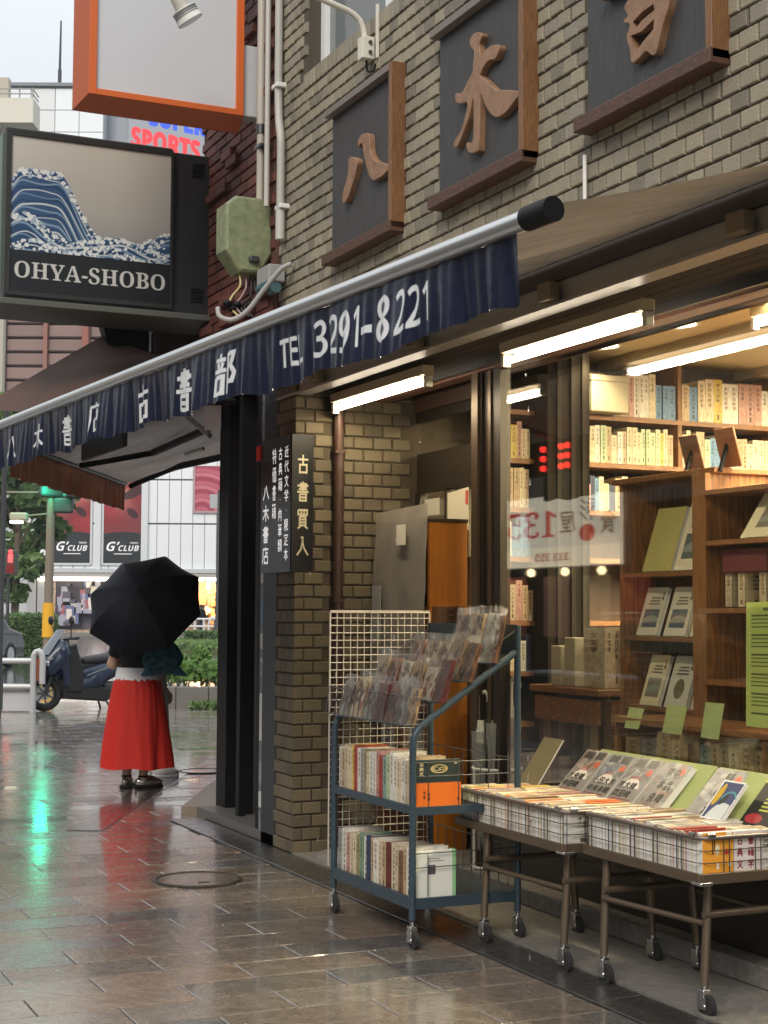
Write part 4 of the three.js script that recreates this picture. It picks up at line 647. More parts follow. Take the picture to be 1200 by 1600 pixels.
function tree(label, across, away, h, rad, seed) {
  const [x, z] = far(across, away), t = thing('street_tree', label, 'tree', [x, 0, z], 'street trees at the crossing'), q = rngOf(seed);
  part('trunk', [rod([x, 0, z], [x + 0.1, h * 0.5, z], 0.16, 0.11), rod([x + 0.1, h * 0.5, z], [x, h * 0.85, z + 0.2], 0.11, 0.04), ...[...Array(7)].map((_, i) => { const a = i * 1.1, y = h * (0.34 + i * 0.06); return rod([x + 0.08, y, z], [x + Math.cos(a) * rad * 0.7, y + h * 0.16, z + Math.sin(a) * rad * 0.7], 0.05, 0.015, 6); })], S([0.12, 0.09, 0.065], 0.9), t);
  const cl = [...Array(40)].map(() => { const a = q() * 6.28, e = q() * 2 - 1, r = rad * (0.45 + q() * 0.5); return [x + Math.cos(a) * r * Math.sqrt(1 - e * e), h * 0.62 + e * h * 0.4, z + Math.sin(a) * r * Math.sqrt(1 - e * e), rad * (0.2 + q() * 0.22)]; });
  for (let k = 0; k < 3; k++) part('crown', leafMass(1500, 0.22, (p) => { const c = cl[Math.floor(p() * cl.length)]; const d = V(p() - 0.5, p() - 0.5, p() - 0.5).normalize().multiplyScalar(c[3] * Math.cbrt(p())); return [c[0] + d.x * 1.2, c[1] + d.y * 0.85, c[2] + d.z * 1.2]; }, seed + k * 3 + 1), LG[k], t);
}
tree('leafy street tree at the left edge beyond the traffic signal', ax(24, 56), 56, 9.0, 1.75, 41);
tree('second leafy street tree at the left edge, farther back and partly out of the picture', ax(-40, 62), 62, 9.8, 2.6, 47);
function hedge(name, label, c, w, d, h, ry, n, size, seed) {
  const t = thing(name, label, name === 'hedge' ? 'hedge' : 'plants', c), co = Math.cos(ry), si = Math.sin(ry);
  const to = (lx, ly, lz) => [c[0] + lx * co + lz * si, c[1] + ly, c[2] - lx * si + lz * co];
  part('stems', new RoundedBoxGeometry(w * 0.9, h * 0.86, d * 0.86, 3, 0.12).rotateY(ry).translate(c[0], c[1] + h * 0.43, c[2]), S([0.02, 0.03, 0.012], 0.9), t);
  for (let k = 0; k < 3; k++) part('foliage', leafMass(n, size, (q) => { const f = Math.floor(q() * 3), a = q() - 0.5, b = q(), e = 0.9 + q() * 0.14 + 0.08 * noise.noise(a * 9, b * 6, seed); return f === 0 ? to(a * w, h * e, (q() - 0.5) * d) : f === 1 ? to(a * w, b * h, d * 0.5 * e) : to((q() < 0.5 ? -1 : 1) * w * 0.5 * e, b * h, (q() - 0.5) * d); }, seed + k), LG[k], t);
}
{
  let p = far(ax(50, 48), 48); hedge('hedge', 'clipped green hedge between the guard rail and the signal pole', [p[0], -0.12, p[1]], 1.5, 1.2, 1.35, -YAW, 1300, 0.055, 61);
  p = far(ax(318, 60), 60); hedge('hedge', 'small clipped hedge on the far grass strip, right of the red skirt', [p[0], 0, p[1]], 1.3, 0.8, 0.6, -YAW, 500, 0.06, 71);
  // raised planter at the near kerb
  const d = 23.1, [x, z] = far(ax(330, d), d), t = thing('kerb_planter', 'low concrete kerb planter with bushy green plants, right of the red skirt', 'planter', [x, 0, z]);
  const kb = new RoundedBoxGeometry(1.9, 0.36, 0.16, 2, 0.02), c = far(ax(330, 22.7), 22.7);
  for (let i = 0; i < 4; i++) { const q = far(ax(330, 22.7) - 0.72 + i * 0.48, 22.7); part('kerb_block', new RoundedBoxGeometry(0.474, 0.34, 0.16, 2, 0.015).rotateY(-YAW).translate(q[0], 0.15, q[1]), S([0.2, 0.19, 0.17], 0.6, 0, { map: grainT }), t); }
  const q2 = far(ax(330, 23.2), 23.2); part('soil', box(1.9, 0.24, 0.9).rotateY(-YAW).translate(q2[0], 0.12, q2[1]), S([0.03, 0.025, 0.02], 0.9), t);
  const r = rngOf(81);
  for (let i = 0; i < 9; i++) {
    const a = ax(265, d) + i * 0.15, aw = 23.0 + r() * 0.5, [X, Z] = far(a, aw), h = 0.28 + r() * 0.32, s = thing('leafy_plant', `bushy leafy plant in the kerb planter, ${['first', 'second', 'third', 'fourth', 'fifth', 'sixth', 'seventh', 'eighth', 'ninth'][i]} from the left`, 'plant', [X, 0.24, Z], 'leafy plants in the kerb planter');
    for (let k = 0; k < 2; k++) part('leaves', leafMass(230, 0.05, (q) => { const dd = V(q() - 0.5, q() - 0.2, q() - 0.5).normalize().multiplyScalar(Math.cbrt(q())); return [X + dd.x * 0.17, 0.3 + h * 0.5 + dd.y * h * 0.6, Z + dd.z * 0.2]; }, 90 + i * 2 + k), leafM([[0.10, 0.23, 0.035], [0.17, 0.32, 0.06]][k]), s);
    part('stem', [0, 1, 2].map((k) => rod([X, 0.2, Z], [X + (k - 1) * 0.08, 0.25 + h, Z], 0.008)), S([0.05, 0.08, 0.02], 0.8), s);
  }
  // weeds along the outer foot of the kerb, and the grass strip beyond the road
  const g = part; const wd = mesh('weeds', leafMass(500, 0.05, (q) => { const p3 = far(ax(300, 22.5) + q() * 1.1, 22.5 + q() * 0.1); return [p3[0], q() * 0.1, p3[1]]; }, 130), LG[1]); tag(wd, 'low weeds at the foot of the planter kerb', 'weeds', null, 'stuff');
  const gr = mesh('grass_strip', leafMass(5000, 0.12, (q) => { const p3 = far(ax(255, 56) + q() * 6, 54 + q() * 8); return [p3[0], 0.05 + q() * 0.22, p3[1]]; }, 140), LG[1]); tag(gr, 'strip of grass in the middle of the road beyond the planter', 'grass', null, 'stuff');
  const m1 = far(ax(255, 58) + 4, 58); structure('median_strip', box(9, 0.2, 9).rotateY(-YAW).translate(m1[0], -0.07, m1[1]), S([0.07, 0.09, 0.035], 0.9));
  const w1 = far(4, 90); structure('far_pavement', box(80, 0.14, 12).rotateY(-YAW).translate(w1[0] - 4, -0.1, w1[1]), wet([0.22, 0.21, 0.2]));
}
// ---------- street furniture ----------
{
  const d = 21.6, p = (px, y, dd = d) => { const [x, z] = far(ax(px, dd), dd); return [x, y, z]; };
  const t = thing('guard_rail', 'pale grey metal guard rail with an arched end, left of the parked scooter', 'railing', p(30, 0)), gm = S([0.52, 0.53, 0.53], 0.45, 0.2);
  part('end_arch', tube([p(56, 0), p(56, 0.75), p(58, 0.82), p(63, 0.86), p(68, 0.82), p(70, 0.72), p(70, 0.4)], 0.045, 40, 10, false, 0.3), gm, t);
  part('rail', [0.72, 0.36].map((y) => rod(p(-60, y), p(56, y), 0.04)), gm, t);
  part('post', rod(p(-30, 0), p(-30, 0.75), 0.045), gm, t);
  part('reflector', new THREE.CylinderGeometry(0.1, 0.1, 0.02, 20).rotateX(Math.PI / 2).scale(0.8, 1.6, 1).rotateY(-YAW).translate(...p(64, 0.6)), S([0.22, 0.06, 0.03], 0.4), t);
  part('lower_panel', quad(p(-60, 0.02, 21.65), p(54, 0.02, 21.65), p(54, 0.3, 21.65), p(-60, 0.3, 21.65)), S([0.5, 0.5, 0.52], 0.5, 0, { side: THREE.DoubleSide }), t);
  const k = thing('street_pole', 'dark slim pole at the left edge beside the guard rail', 'pole', p(4, 0, 20.6));
  part('shaft', rod(p(3, 0, 20.6), p(5, 4.2, 20.6), 0.035), S([0.05, 0.05, 0.055], 0.5), k); part('band', rod(p(4, 0.1, 20.6), p(4, 0.5, 20.6), 0.045), M.darkSteel, k);
  const D = 46, P = (px, y) => p(px, y, D);
  const s = thing('traffic_signal', 'traffic signal showing green on a brown pole with a yellow sleeve', 'traffic light', P(78, 0)), br = S([0.20, 0.155, 0.115], 0.6);
  part('pole', rod(P(77, -0.1), P(79, 7), 0.14, 0.11, 14), br, s);
  part('yellow_sleeve', rod(P(77, 0.6), P(77.4, 1.62), 0.17, 0.17, 14), S([0.75, 0.38, 0.02], 0.5), s);
  part('arm', [rod(P(3, 4.93), P(112, 4.93), 0.035), rod(P(78, 4.3), P(30, 4.2), 0.03), rod(P(78, 4.2), P(95, 4.75), 0.03)], br, s);
  const hm = S([0.04, 0.045, 0.042], 0.5);
  const h = part('signal_head', [rspan(-0.62, 0.62, -0.22, 0.22, -0.12, 0.1, 0.1, 3)].map((g) => g.rotateY(-YAW + 0.5).translate(...P(92, 5.0))), hm, s);
  part('signal_head', [rspan(-0.4, 0.4, -0.2, 0.2, -0.12, 0.1, 0.08).rotateY(-YAW + 1.2).translate(...P(112, 4.95)), rspan(-0.3, 0.3, -0.24, 0.24, -0.12, 0.1, 0.08).rotateY(-YAW).translate(...P(98, 4.55))], hm, s);
  part('visor', [new THREE.CylinderGeometry(0.2, 0.2, 0.2, 20, 1, true, 2.2, 4).rotateX(Math.PI / 2).rotateY(-YAW).translate(...P(70.5, 5.0))], S([0.04, 0.05, 0.045], 0.5, 0, { side: THREE.DoubleSide }), s);
  part('green_signal_lamp', new THREE.SphereGeometry(0.185, 18, 12).scale(1, 1, 0.5).rotateY(-YAW).translate(...p(70.5, 5.0, 45.85)), lampMat([0.02, 1, 0.5], 6), s);
  const gl = new THREE.PointLight(lin(0.02, 1, 0.55), 2.5, 0, 2); gl.position.set(...p(70.5, 5.0, 45.4)); gl.castShadow = true; gl.shadow.radius = 9; scene.add(gl);
  const f = thing('pedestrian_signal', 'small pedestrian signal glowing red at the left edge below the tree', 'traffic light', P(18, 2.2));
  part('case', rspan(-0.2, 0.2, -0.38, 0.38, -0.1, 0.1, 0.03).rotateY(-YAW).translate(...P(18, 2.82)), hm, f);
  part('red_signal_lamp', [rspan(-0.07, 0.07, -0.16, 0.1, 0.1, 0.115, 0.005), new THREE.SphereGeometry(0.06, 10, 8).translate(0, 0.17, 0.1)].map((g) => g.rotateY(-YAW).translate(...P(18, 2.98))), lampMat([1, 0.04, 0.04], 3), f);
  part('lower_lens', rspan(-0.12, 0.12, -0.32, -0.05, 0.1, 0.11, 0.005).rotateY(-YAW).translate(...P(18, 2.82)), S([0.2, 0.02, 0.02], 0.3), f); part('post', rod(P(14, -0.1), P(14, 3.2), 0.05), hm, f);
  const lp = thing('street_lamp', 'small street lamp lit on an arm below the green signal', 'lamp', P(30, 4.2));
  part('head', rspan(-0.26, 0.26, -0.1, 0.14, -0.18, 0.18, 0.06).rotateY(-YAW).translate(...P(29, 4.18)), S([0.42, 0.36, 0.27], 0.5), lp); part('lamp_glass', rspan(-0.2, 0.16, -0.17, -0.1, -0.14, 0.14, 0.03).rotateY(-YAW).translate(...P(26, 4.17)), lampMat([1, 0.9, 0.65], 5), lp);
  const q = (px, y) => p(px, y, 66), c2 = thing('lamp_post', 'dark lamp post across the road, beside the doorway post', 'pole', q(341, 0));
  part('shaft', [rod(q(341, 0), q(342, 6.6), 0.1, 0.08), rod(q(341, 0), q(341, 1), 0.14)], S([0.07, 0.075, 0.08], 0.5), c2); part('plate', rspan(-0.35, 0.05, -0.3, 0.3, -0.03, 0.03, 0.01).rotateY(-YAW).translate(...q(340, 6.1)), S([0.4, 0.41, 0.42], 0.4), c2);
  const r = (px, y) => p(px, y, 76), c3 = thing('far_railing', 'white railing on the far pavement in front of the glowing shop', 'railing', r(310, 0));
  part('rail', [0.62, 0.98].map((y) => rod(r(278, y), r(336, y), 0.05)), M.white, c3); part('post', [280, 292, 306, 320].map((v) => rod(r(v, 0), r(v, 1), 0.05)), M.white, c3); part('end_arch', new THREE.TorusGeometry(0.26, 0.06, 8, 20).scale(0.8, 1.7, 1).rotateY(-YAW).translate(...r(334, 0.6)), M.white, c3);
}
// ---------- vehicles ----------
{
  const d = 40, [x, z] = far(ax(-62, d), d), car = new THREE.Group(); car.name = numbered('parked_car'); car.position.set(x, -0.12, z); car.rotation.y = -YAW + 1.35; scene.add(car);
  tag(car, 'dark car at the left edge behind the guard rail, its lights on', 'car');
  const s = new THREE.Shape(); [[-2.1, 0.35], [-2.15, 0.85], [-1.75, 0.98], [-1.1, 1.42], [0.6, 1.46], [1.25, 1.0], [1.95, 0.86], [2.1, 0.6], [2.08, 0.35]].forEach((p, i) => s[i ? 'lineTo' : 'moveTo'](...p));
  part('body', new THREE.ExtrudeGeometry(s, { depth: 1.5, bevelEnabled: true, bevelSize: 0.08, bevelThickness: 0.09, bevelSegments: 3 }).translate(0, 0, -0.75), PM([0.02, 0.021, 0.023], { roughness: 0.25, clearcoat: 1 }), car);
  part('window', [plate([[-1.0, 1.0], [-0.85, 1.34], [0.5, 1.37], [1.0, 1.0]], 1.7).translate(0, 0.02, -0.85)], PM([0.03, 0.035, 0.04], { roughness: 0.05 }), car);
  for (const [wx, wz] of [[-1.3, -0.78], [1.3, -0.78], [-1.3, 0.78], [1.3, 0.78]]) { const w = part('wheel', new THREE.TorusGeometry(0.26, 0.09, 10, 24).translate(wx, 0.34, wz), M.rubber, car); part('rim', new THREE.CylinderGeometry(0.22, 0.22, 0.14, 16).rotateX(Math.PI / 2).translate(wx, 0.34, wz), M.steel, w); }
  part('headlight', [-0.6, 0.6].map((v) => rspan(2.05, 2.2, 0.62, 0.76, v - 0.16, v + 0.16, 0.03)), lampMat([1, 0.92, 0.75], 4), car); part('tail_light', [-0.65, 0.65].map((v) => rspan(-2.26, -2.15, 0.7, 0.9, v - 0.14, v + 0.14, 0.03)), lampMat([1, 0.05, 0.03], 2), car);
}
{ // scooter, local +x is forwards
  const g = new THREE.Group(); g.name = numbered('parked_scooter'); const [x, z] = far(ax(140, 22.3), 22.3); g.position.set(x, 0, z); g.rotation.y = Math.PI - YAW + 0.62; scene.add(g);
  tag(g, 'dark blue motor scooter with a tinted windscreen parked by the guard rail', 'scooter');
  const blue = PM([0.016, 0.026, 0.052], { roughness: 0.35, clearcoat: 0.35, clearcoatRoughness: 0.08, specularIntensity: 0.6 }), blk = S([0.012, 0.012, 0.013], 0.45), glass = PM([0.10, 0.12, 0.14], { roughness: 0.08, clearcoat: 1 });
  const ext = (pts, w, bev = 0.03) => { const s = new THREE.Shape(pts.map((p) => new THREE.Vector2(...p))); return new THREE.ExtrudeGeometry(s, { depth: w - 2 * bev, bevelEnabled: true, bevelSize: bev, bevelThickness: bev, bevelSegments: 3 }).translate(0, 0, -w / 2 + bev); };
  for (const [wx, steer] of [[0.66, -0.4], [-0.64, 0]]) {
    const T = (q) => q.rotateY(steer).translate(wx, 0.245, 0), w = part('wheel', T(new THREE.TorusGeometry(0.195, 0.052, 12, 36)), M.rubber, g);
    part('rim', [T(new THREE.TorusGeometry(0.15, 0.016, 8, 32)), ...[...Array(7)].map((_, i) => T(box(0.135, 0.025, 0.03, 0.08, 0, 0).rotateZ(i * 0.8976))), T(new THREE.CylinderGeometry(0.04, 0.04, 0.1, 14).rotateX(Math.PI / 2))], S([0.16, 0.16, 0.17], 0.35, 0.8), w);
    part('brake_disc', T(new THREE.CylinderGeometry(0.09, 0.09, 0.008, 24).rotateX(Math.PI / 2).translate(0, 0, 0.05)), M.steel, w);
  }
  part('front_fender', new THREE.TorusGeometry(0.262, 0.03, 8, 26, 1.9).scale(1, 1, 2.1).rotateZ(0.55).rotateY(-0.4).translate(0.66, 0.245, 0), blk, g);
  part('fork', [-0.075, 0.075].map((v) => rod([0.66, 0.25, v], [0.52, 0.72, v], 0.024)), M.darkSteel, g);
  const Z2 = (l) => l.flatMap(([a, b, ra, rb, z]) => [-1, 1].map((s) => [[a[0], a[1], s * z[0]], [b[0], b[1], s * z[1]], ra, rb]));
  part('front_cowl', limbMesh([...Z2([[[0.64, 0.66], [0.44, 0.92], 0.11, 0.08, [0.07, 0.11]], [[0.60, 0.58], [0.42, 0.80], 0.09, 0.08, [0.11, 0.17]], [[0.44, 0.86], [0.38, 0.38], 0.06, 0.05, [0.19, 0.17]]]), [[0.74, 0.60, 0], [0.62, 0.80, 0], 0.06, 0.08], [[0.50, 0.52, 0], [0.42, 0.92, 0], 0.12, 0.12]], 0.016, 0.018), blue, g);
  part('headlight', [-1, 1].map((s) => rspan(-0.10, 0.10, -0.028, 0.035, -0.02, 0.03, 0.015).rotateZ(0.35 * 0).rotateX(0.2).rotateY(Math.PI / 2 - s * 0.75).translate(0.735, 0.675, s * 0.115)), S([0.7, 0.72, 0.75], 0.12, 0.4), g);
  part('lamp_trim', [-1, 1].map((s) => bar([0.815, 0.615, s * 0.01], [0.62, 0.755, s * 0.2], 0.015, 0.025)), S([0.6, 0.62, 0.64], 0.2, 0.8), g);
  part('windscreen', quad([0.66, 0.80, -0.14], [0.66, 0.80, 0.14], [0.40, 1.15, 0.10], [0.40, 1.15, -0.10], 8, 6, (u, v, p) => { p.x += 0.08 * (1 - Math.pow(2 * u - 1, 2)); }), Object.assign(glass, { side: THREE.DoubleSide }), g);
  part('handlebar', [tube([[0.34, 1.03, -0.36], [0.4, 1.02, -0.16], [0.42, 1.0, 0], [0.4, 1.02, 0.16], [0.34, 1.03, 0.36]], 0.016, 24, 8), rod([0.36, 1.03, -0.2], [0.32, 1.035, -0.38], 0.022), rod([0.36, 1.03, 0.2], [0.32, 1.035, 0.38], 0.022), rspan(0.32, 0.5, 0.93, 1.02, -0.1, 0.1, 0.03)], blk, g);
  for (const s of [-1, 1]) { const m = part('mirror', new THREE.SphereGeometry(0.075, 14, 10).scale(0.4, 0.9, 1).translate(0.42, 1.28, s * 0.36), blk, g); part('stalk', rod([0.38, 1.03, s * 0.26], [0.42, 1.24, s * 0.35], 0.008), blk, m); }
  part('leg_shield', ext([[0.36, 0.3], [0.36, 0.9], [0.28, 0.92], [0.16, 0.5], [0.2, 0.28]], 0.42, 0.03), blk, g);
  part('body_side', limbMesh([...Z2([[[0.34, 0.34], [-0.1, 0.40], 0.075, 0.10, [0.12, 0.11]], [[-0.1, 0.46], [-0.5, 0.66], 0.12, 0.12, [0.10, 0.10]], [[-0.5, 0.68], [-0.98, 0.84], 0.12, 0.045, [0.08, 0.04]], [[0.3, 0.45], [-0.2, 0.58], 0.08, 0.10, [0.06, 0.08]]])], 0.016, 0.018), blue, g);
  part('side_trim', [-1, 1].map((s) => bar([0.1, 0.50, s * 0.205], [-0.62, 0.74, s * 0.19], 0.012, 0.018)), S([0.3, 0.32, 0.35], 0.25, 0.7), g);
  part('lower_cowl', ext([[0.4, 0.2], [0.4, 0.34], [-0.25, 0.3], [-0.4, 0.2], [-0.2, 0.15]], 0.36, 0.03), blk, g);
  part('seat', limbMesh([...Z2([[[0.06, 0.70], [-0.32, 0.735], 0.06, 0.075, [0.05, 0.08]], [[-0.42, 0.81], [-0.84, 0.895], 0.06, 0.05, [0.075, 0.05]]])], 0.014, 0.02), S([0.02, 0.02, 0.022], 0.55), g);
  part('centre_tunnel', ext([[0.28, 0.4], [0.2, 0.62], [-0.1, 0.66], [-0.1, 0.4]], 0.2, 0.04), blk, g);
  part('exhaust', [rod([-0.3, 0.24, -0.17], [-0.85, 0.34, -0.2], 0.04, 0.06)], M.darkSteel, g); part('engine', rspan(-0.75, -0.2, 0.16, 0.4, -0.12, 0.12, 0.04), M.darkSteel, g);
  part('stand', [-0.12, 0.12].map((v) => rod([-0.2, 0.2, v], [-0.3, 0.0, v * 1.5], 0.014)), blk, g); part('grab_rail', tube([[-0.7, 0.92, -0.13], [-0.95, 0.97, -0.1], [-1.0, 0.97, 0], [-0.95, 0.97, 0.1], [-0.7, 0.92, 0.13]], 0.014, 20, 6), S([0.3, 0.3, 0.28], 0.4, 0.5), g);
  part('tail_light', rspan(-1.03, -0.98, 0.76, 0.84, -0.1, 0.1, 0.015), S([0.4, 0.02, 0.02], 0.2), g); part('rear_fender', ext([[-0.9, 0.74], [-1.05, 0.4], [-1.0, 0.4], [-0.84, 0.66]], 0.14, 0.015), blk, g);
}
// ---------- people ----------
// one skin around tapered limbs: [a, b, ra, rb] in metres, smooth-joined
function limbMesh(bones, cell, k = 0.03) {
  const lo = V(1e9, 1e9, 1e9), hi = V(-1e9, -1e9, -1e9); for (const [a, b, ra, rb] of bones) for (const [p, r] of [[a, ra], [b, rb]]) { lo.min(V(p[0] - r, p[1] - r, p[2] - r)); hi.max(V(p[0] + r, p[1] + r, p[2] + r)); }
  lo.addScalar(-2.5 * cell); hi.addScalar(2.5 * cell); const c = lo.clone().add(hi).multiplyScalar(0.5), sz = hi.clone().sub(lo), half = Math.max(sz.x, sz.y, sz.z) / 2, n = Math.ceil(2 * half / cell);
  const mc = new MarchingCubes(n, new THREE.MeshBasicMaterial(), false, false, 150000); mc.isolation = 0;
  const B = bones.map(([a, b, ra, rb]) => ({ a: V(...a), d: V(...b).sub(V(...a)), ra, rb })), p = V(0, 0, 0), q = V(0, 0, 0);
  for (let z = 0; z < n; z++) for (let y = 0; y < n; y++) for (let x = 0; x < n; x++) {
    p.set((x - n / 2) / (n / 2) * half + c.x, (y - n / 2) / (n / 2) * half + c.y, (z - n / 2) / (n / 2) * half + c.z); let s = 0;
    let m = 1e9; const ds = [];
    for (const o of B) { q.copy(p).sub(o.a); const L = o.d.lengthSq(), t = L ? Math.max(0, Math.min(1, q.dot(o.d) / L)) : 0; q.addScaledVector(o.d, -t); const dd = q.length() - (o.ra + (o.rb - o.ra) * t); ds.push(dd); if (dd < m) m = dd; }
    if (m < 0.15) { for (const dd of ds) if (dd < m + 6 * k) s += Math.exp(-(dd - m) / k); m -= k * Math.log(s); }
    mc.field[x + y * n + z * n * n] = -m;
  }
  mc.update(); const cnt = mc.count, g = new THREE.BufferGeometry(), P = new Float32Array(cnt * 3), N = new Float32Array(cnt * 3);
  for (let i = 0; i < cnt; i++) { P[i * 3] = mc.positionArray[i * 3] * half + c.x; P[i * 3 + 1] = mc.positionArray[i * 3 + 1] * half + c.y; P[i * 3 + 2] = mc.positionArray[i * 3 + 2] * half + c.z; N[i * 3] = mc.normalArray[i * 3]; N[i * 3 + 1] = mc.normalArray[i * 3 + 1]; N[i * 3 + 2] = mc.normalArray[i * 3 + 2]; }
  g.setAttribute('position', new THREE.BufferAttribute(P, 3)); g.computeVertexNormals(); const gn = g.attributes.normal; for (let i = 0; i < cnt; i++) { const l = Math.hypot(N[i * 3], N[i * 3 + 1], N[i * 3 + 2]); if (l > 1e-6) gn.setXYZ(i, N[i * 3] / l, N[i * 3 + 1] / l, N[i * 3 + 2] / l); }
  g.setAttribute('uv', new THREE.BufferAttribute(new Float32Array(cnt * 2), 2)); return g;
}
const skin = S([0.5, 0.31, 0.22], 0.55), hairM = S([0.015, 0.012, 0.01], 0.45);
// local axes of a person: +z is where they face, +x their left
function headParts(y, z = 0) { return [[[0, y, z], [0, y - 0.04, z + 0.015], 0.082, 0.075], [[0, y - 0.07, z + 0.045], [0, y - 0.085, z + 0.05], 0.045, 0.04], [[0, y - 0.02, z + 0.09], [0, y - 0.045, z + 0.098], 0.012, 0.015], [[-0.08, y - 0.02, z], [-0.083, y - 0.045, z + 0.005], 0.02, 0.013], [[0.08, y - 0.02, z], [0.083, y - 0.045, z + 0.005], 0.02, 0.013], [[0, y - 0.1, z - 0.01], [0, y - 0.2, z - 0.02], 0.048, 0.055]]; }
function handBones(w, dir, side) {   // a palm with four curled fingers and a thumb; dir = forearm direction
  const d = V(...dir).normalize(), up = Math.abs(d.y) > 0.8 ? V(1, 0, 0) : V(0, 1, 0), s = d.clone().cross(up).normalize().multiplyScalar(side), n = s.clone().cross(d).normalize(), W = V(...w), at = (a, b, c) => W.clone().addScaledVector(d, a).addScaledVector(s, b).addScaledVector(n, c).toArray(), out = [[at(0, 0, 0), at(0.07, 0, 0), 0.024, 0.028]];
  for (let i = 0; i < 4; i++) { const b = (i - 1.5) * 0.02, l = [0.034, 0.04, 0.037, 0.028][i]; out.push([at(0.075, b, 0), at(0.075 + l * 0.8, b, -0.02), 0.009, 0.008], [at(0.075 + l * 0.8, b, -0.02), at(0.07 + l * 0.5, b, -0.045), 0.008, 0.007]); }
  out.push([at(0.02, -0.03, 0), at(0.055, -0.045, -0.02), 0.011, 0.009], [at(0.055, -0.045, -0.02), at(0.075, -0.03, -0.04), 0.009, 0.008]); return out;
}
function skirtGeo(y0, y1, r0, r1, n, folds, depth, seed) {
  const q = rngOf(seed), ph = [q() * 6, q() * 6, q() * 6], P = [], I = [], rows = 26;
  for (let j = 0; j <= rows; j++) for (let i = 0; i <= n; i++) {
    const v = j / rows, a = i / n * Math.PI * 2, r = r0 + (r1 - r0) * Math.pow(v, 0.75), f = 1.5 * noise.noise(Math.cos(a) * folds * 0.24 + ph[0] + v * 0.35, Math.sin(a) * folds * 0.24 + v * 0.7, v * 0.5 + seed) + 0.5 * Math.sin(a * 23 + ph[1]) * Math.pow(1 - v, 3) + 0.45 * noise.noise(Math.cos(a) * 4.2 + v, Math.sin(a) * 4.2, v * 1.3 + seed);
    const R2 = r * (1 + depth * f * (0.3 + 0.7 * v)); P.push(Math.cos(a) * R2 * 1.05, y0 + (y1 - y0) * v + 0.006 * Math.sin(a * 5 + ph[1]) * v, Math.sin(a) * R2 * 0.82);
  }
  for (let j = 0; j < rows; j++) for (let i = 0; i < n; i++) { const a = j * (n + 1) + i, b = a + n + 1; I.push(a, b, a + 1, b, b + 1, a + 1); }
  const g = new THREE.BufferGeometry(); g.setAttribute('position', new THREE.Float32BufferAttribute(P, 3)); g.setIndex(I); g.computeVertexNormals(); return g;
}
function shoe(x, z, ry, m) { const g = new THREE.SphereGeometry(1, 18, 12).scale(0.045, 0.05, 0.12); const P = g.attributes.position; for (let i = 0; i < P.count; i++) { if (P.getY(i) < -0.01) P.setY(i, -0.022); if (P.getZ(i) > 0.02 && P.getY(i) > 0) P.setY(i, P.getY(i) * (1 - 3.2 * (P.getZ(i) - 0.02))); } g.computeVertexNormals(); return g.translate(0, 0.052, 0.04).rotateY(ry).translate(x, 0, z); }
const sole = (x, z, ry) => { const s = new RoundedBoxGeometry(0.088, 0.03, 0.23, 3, 0.014).translate(0, 0.015, 0.04).rotateY(ry).translate(x, 0, z); return s; };
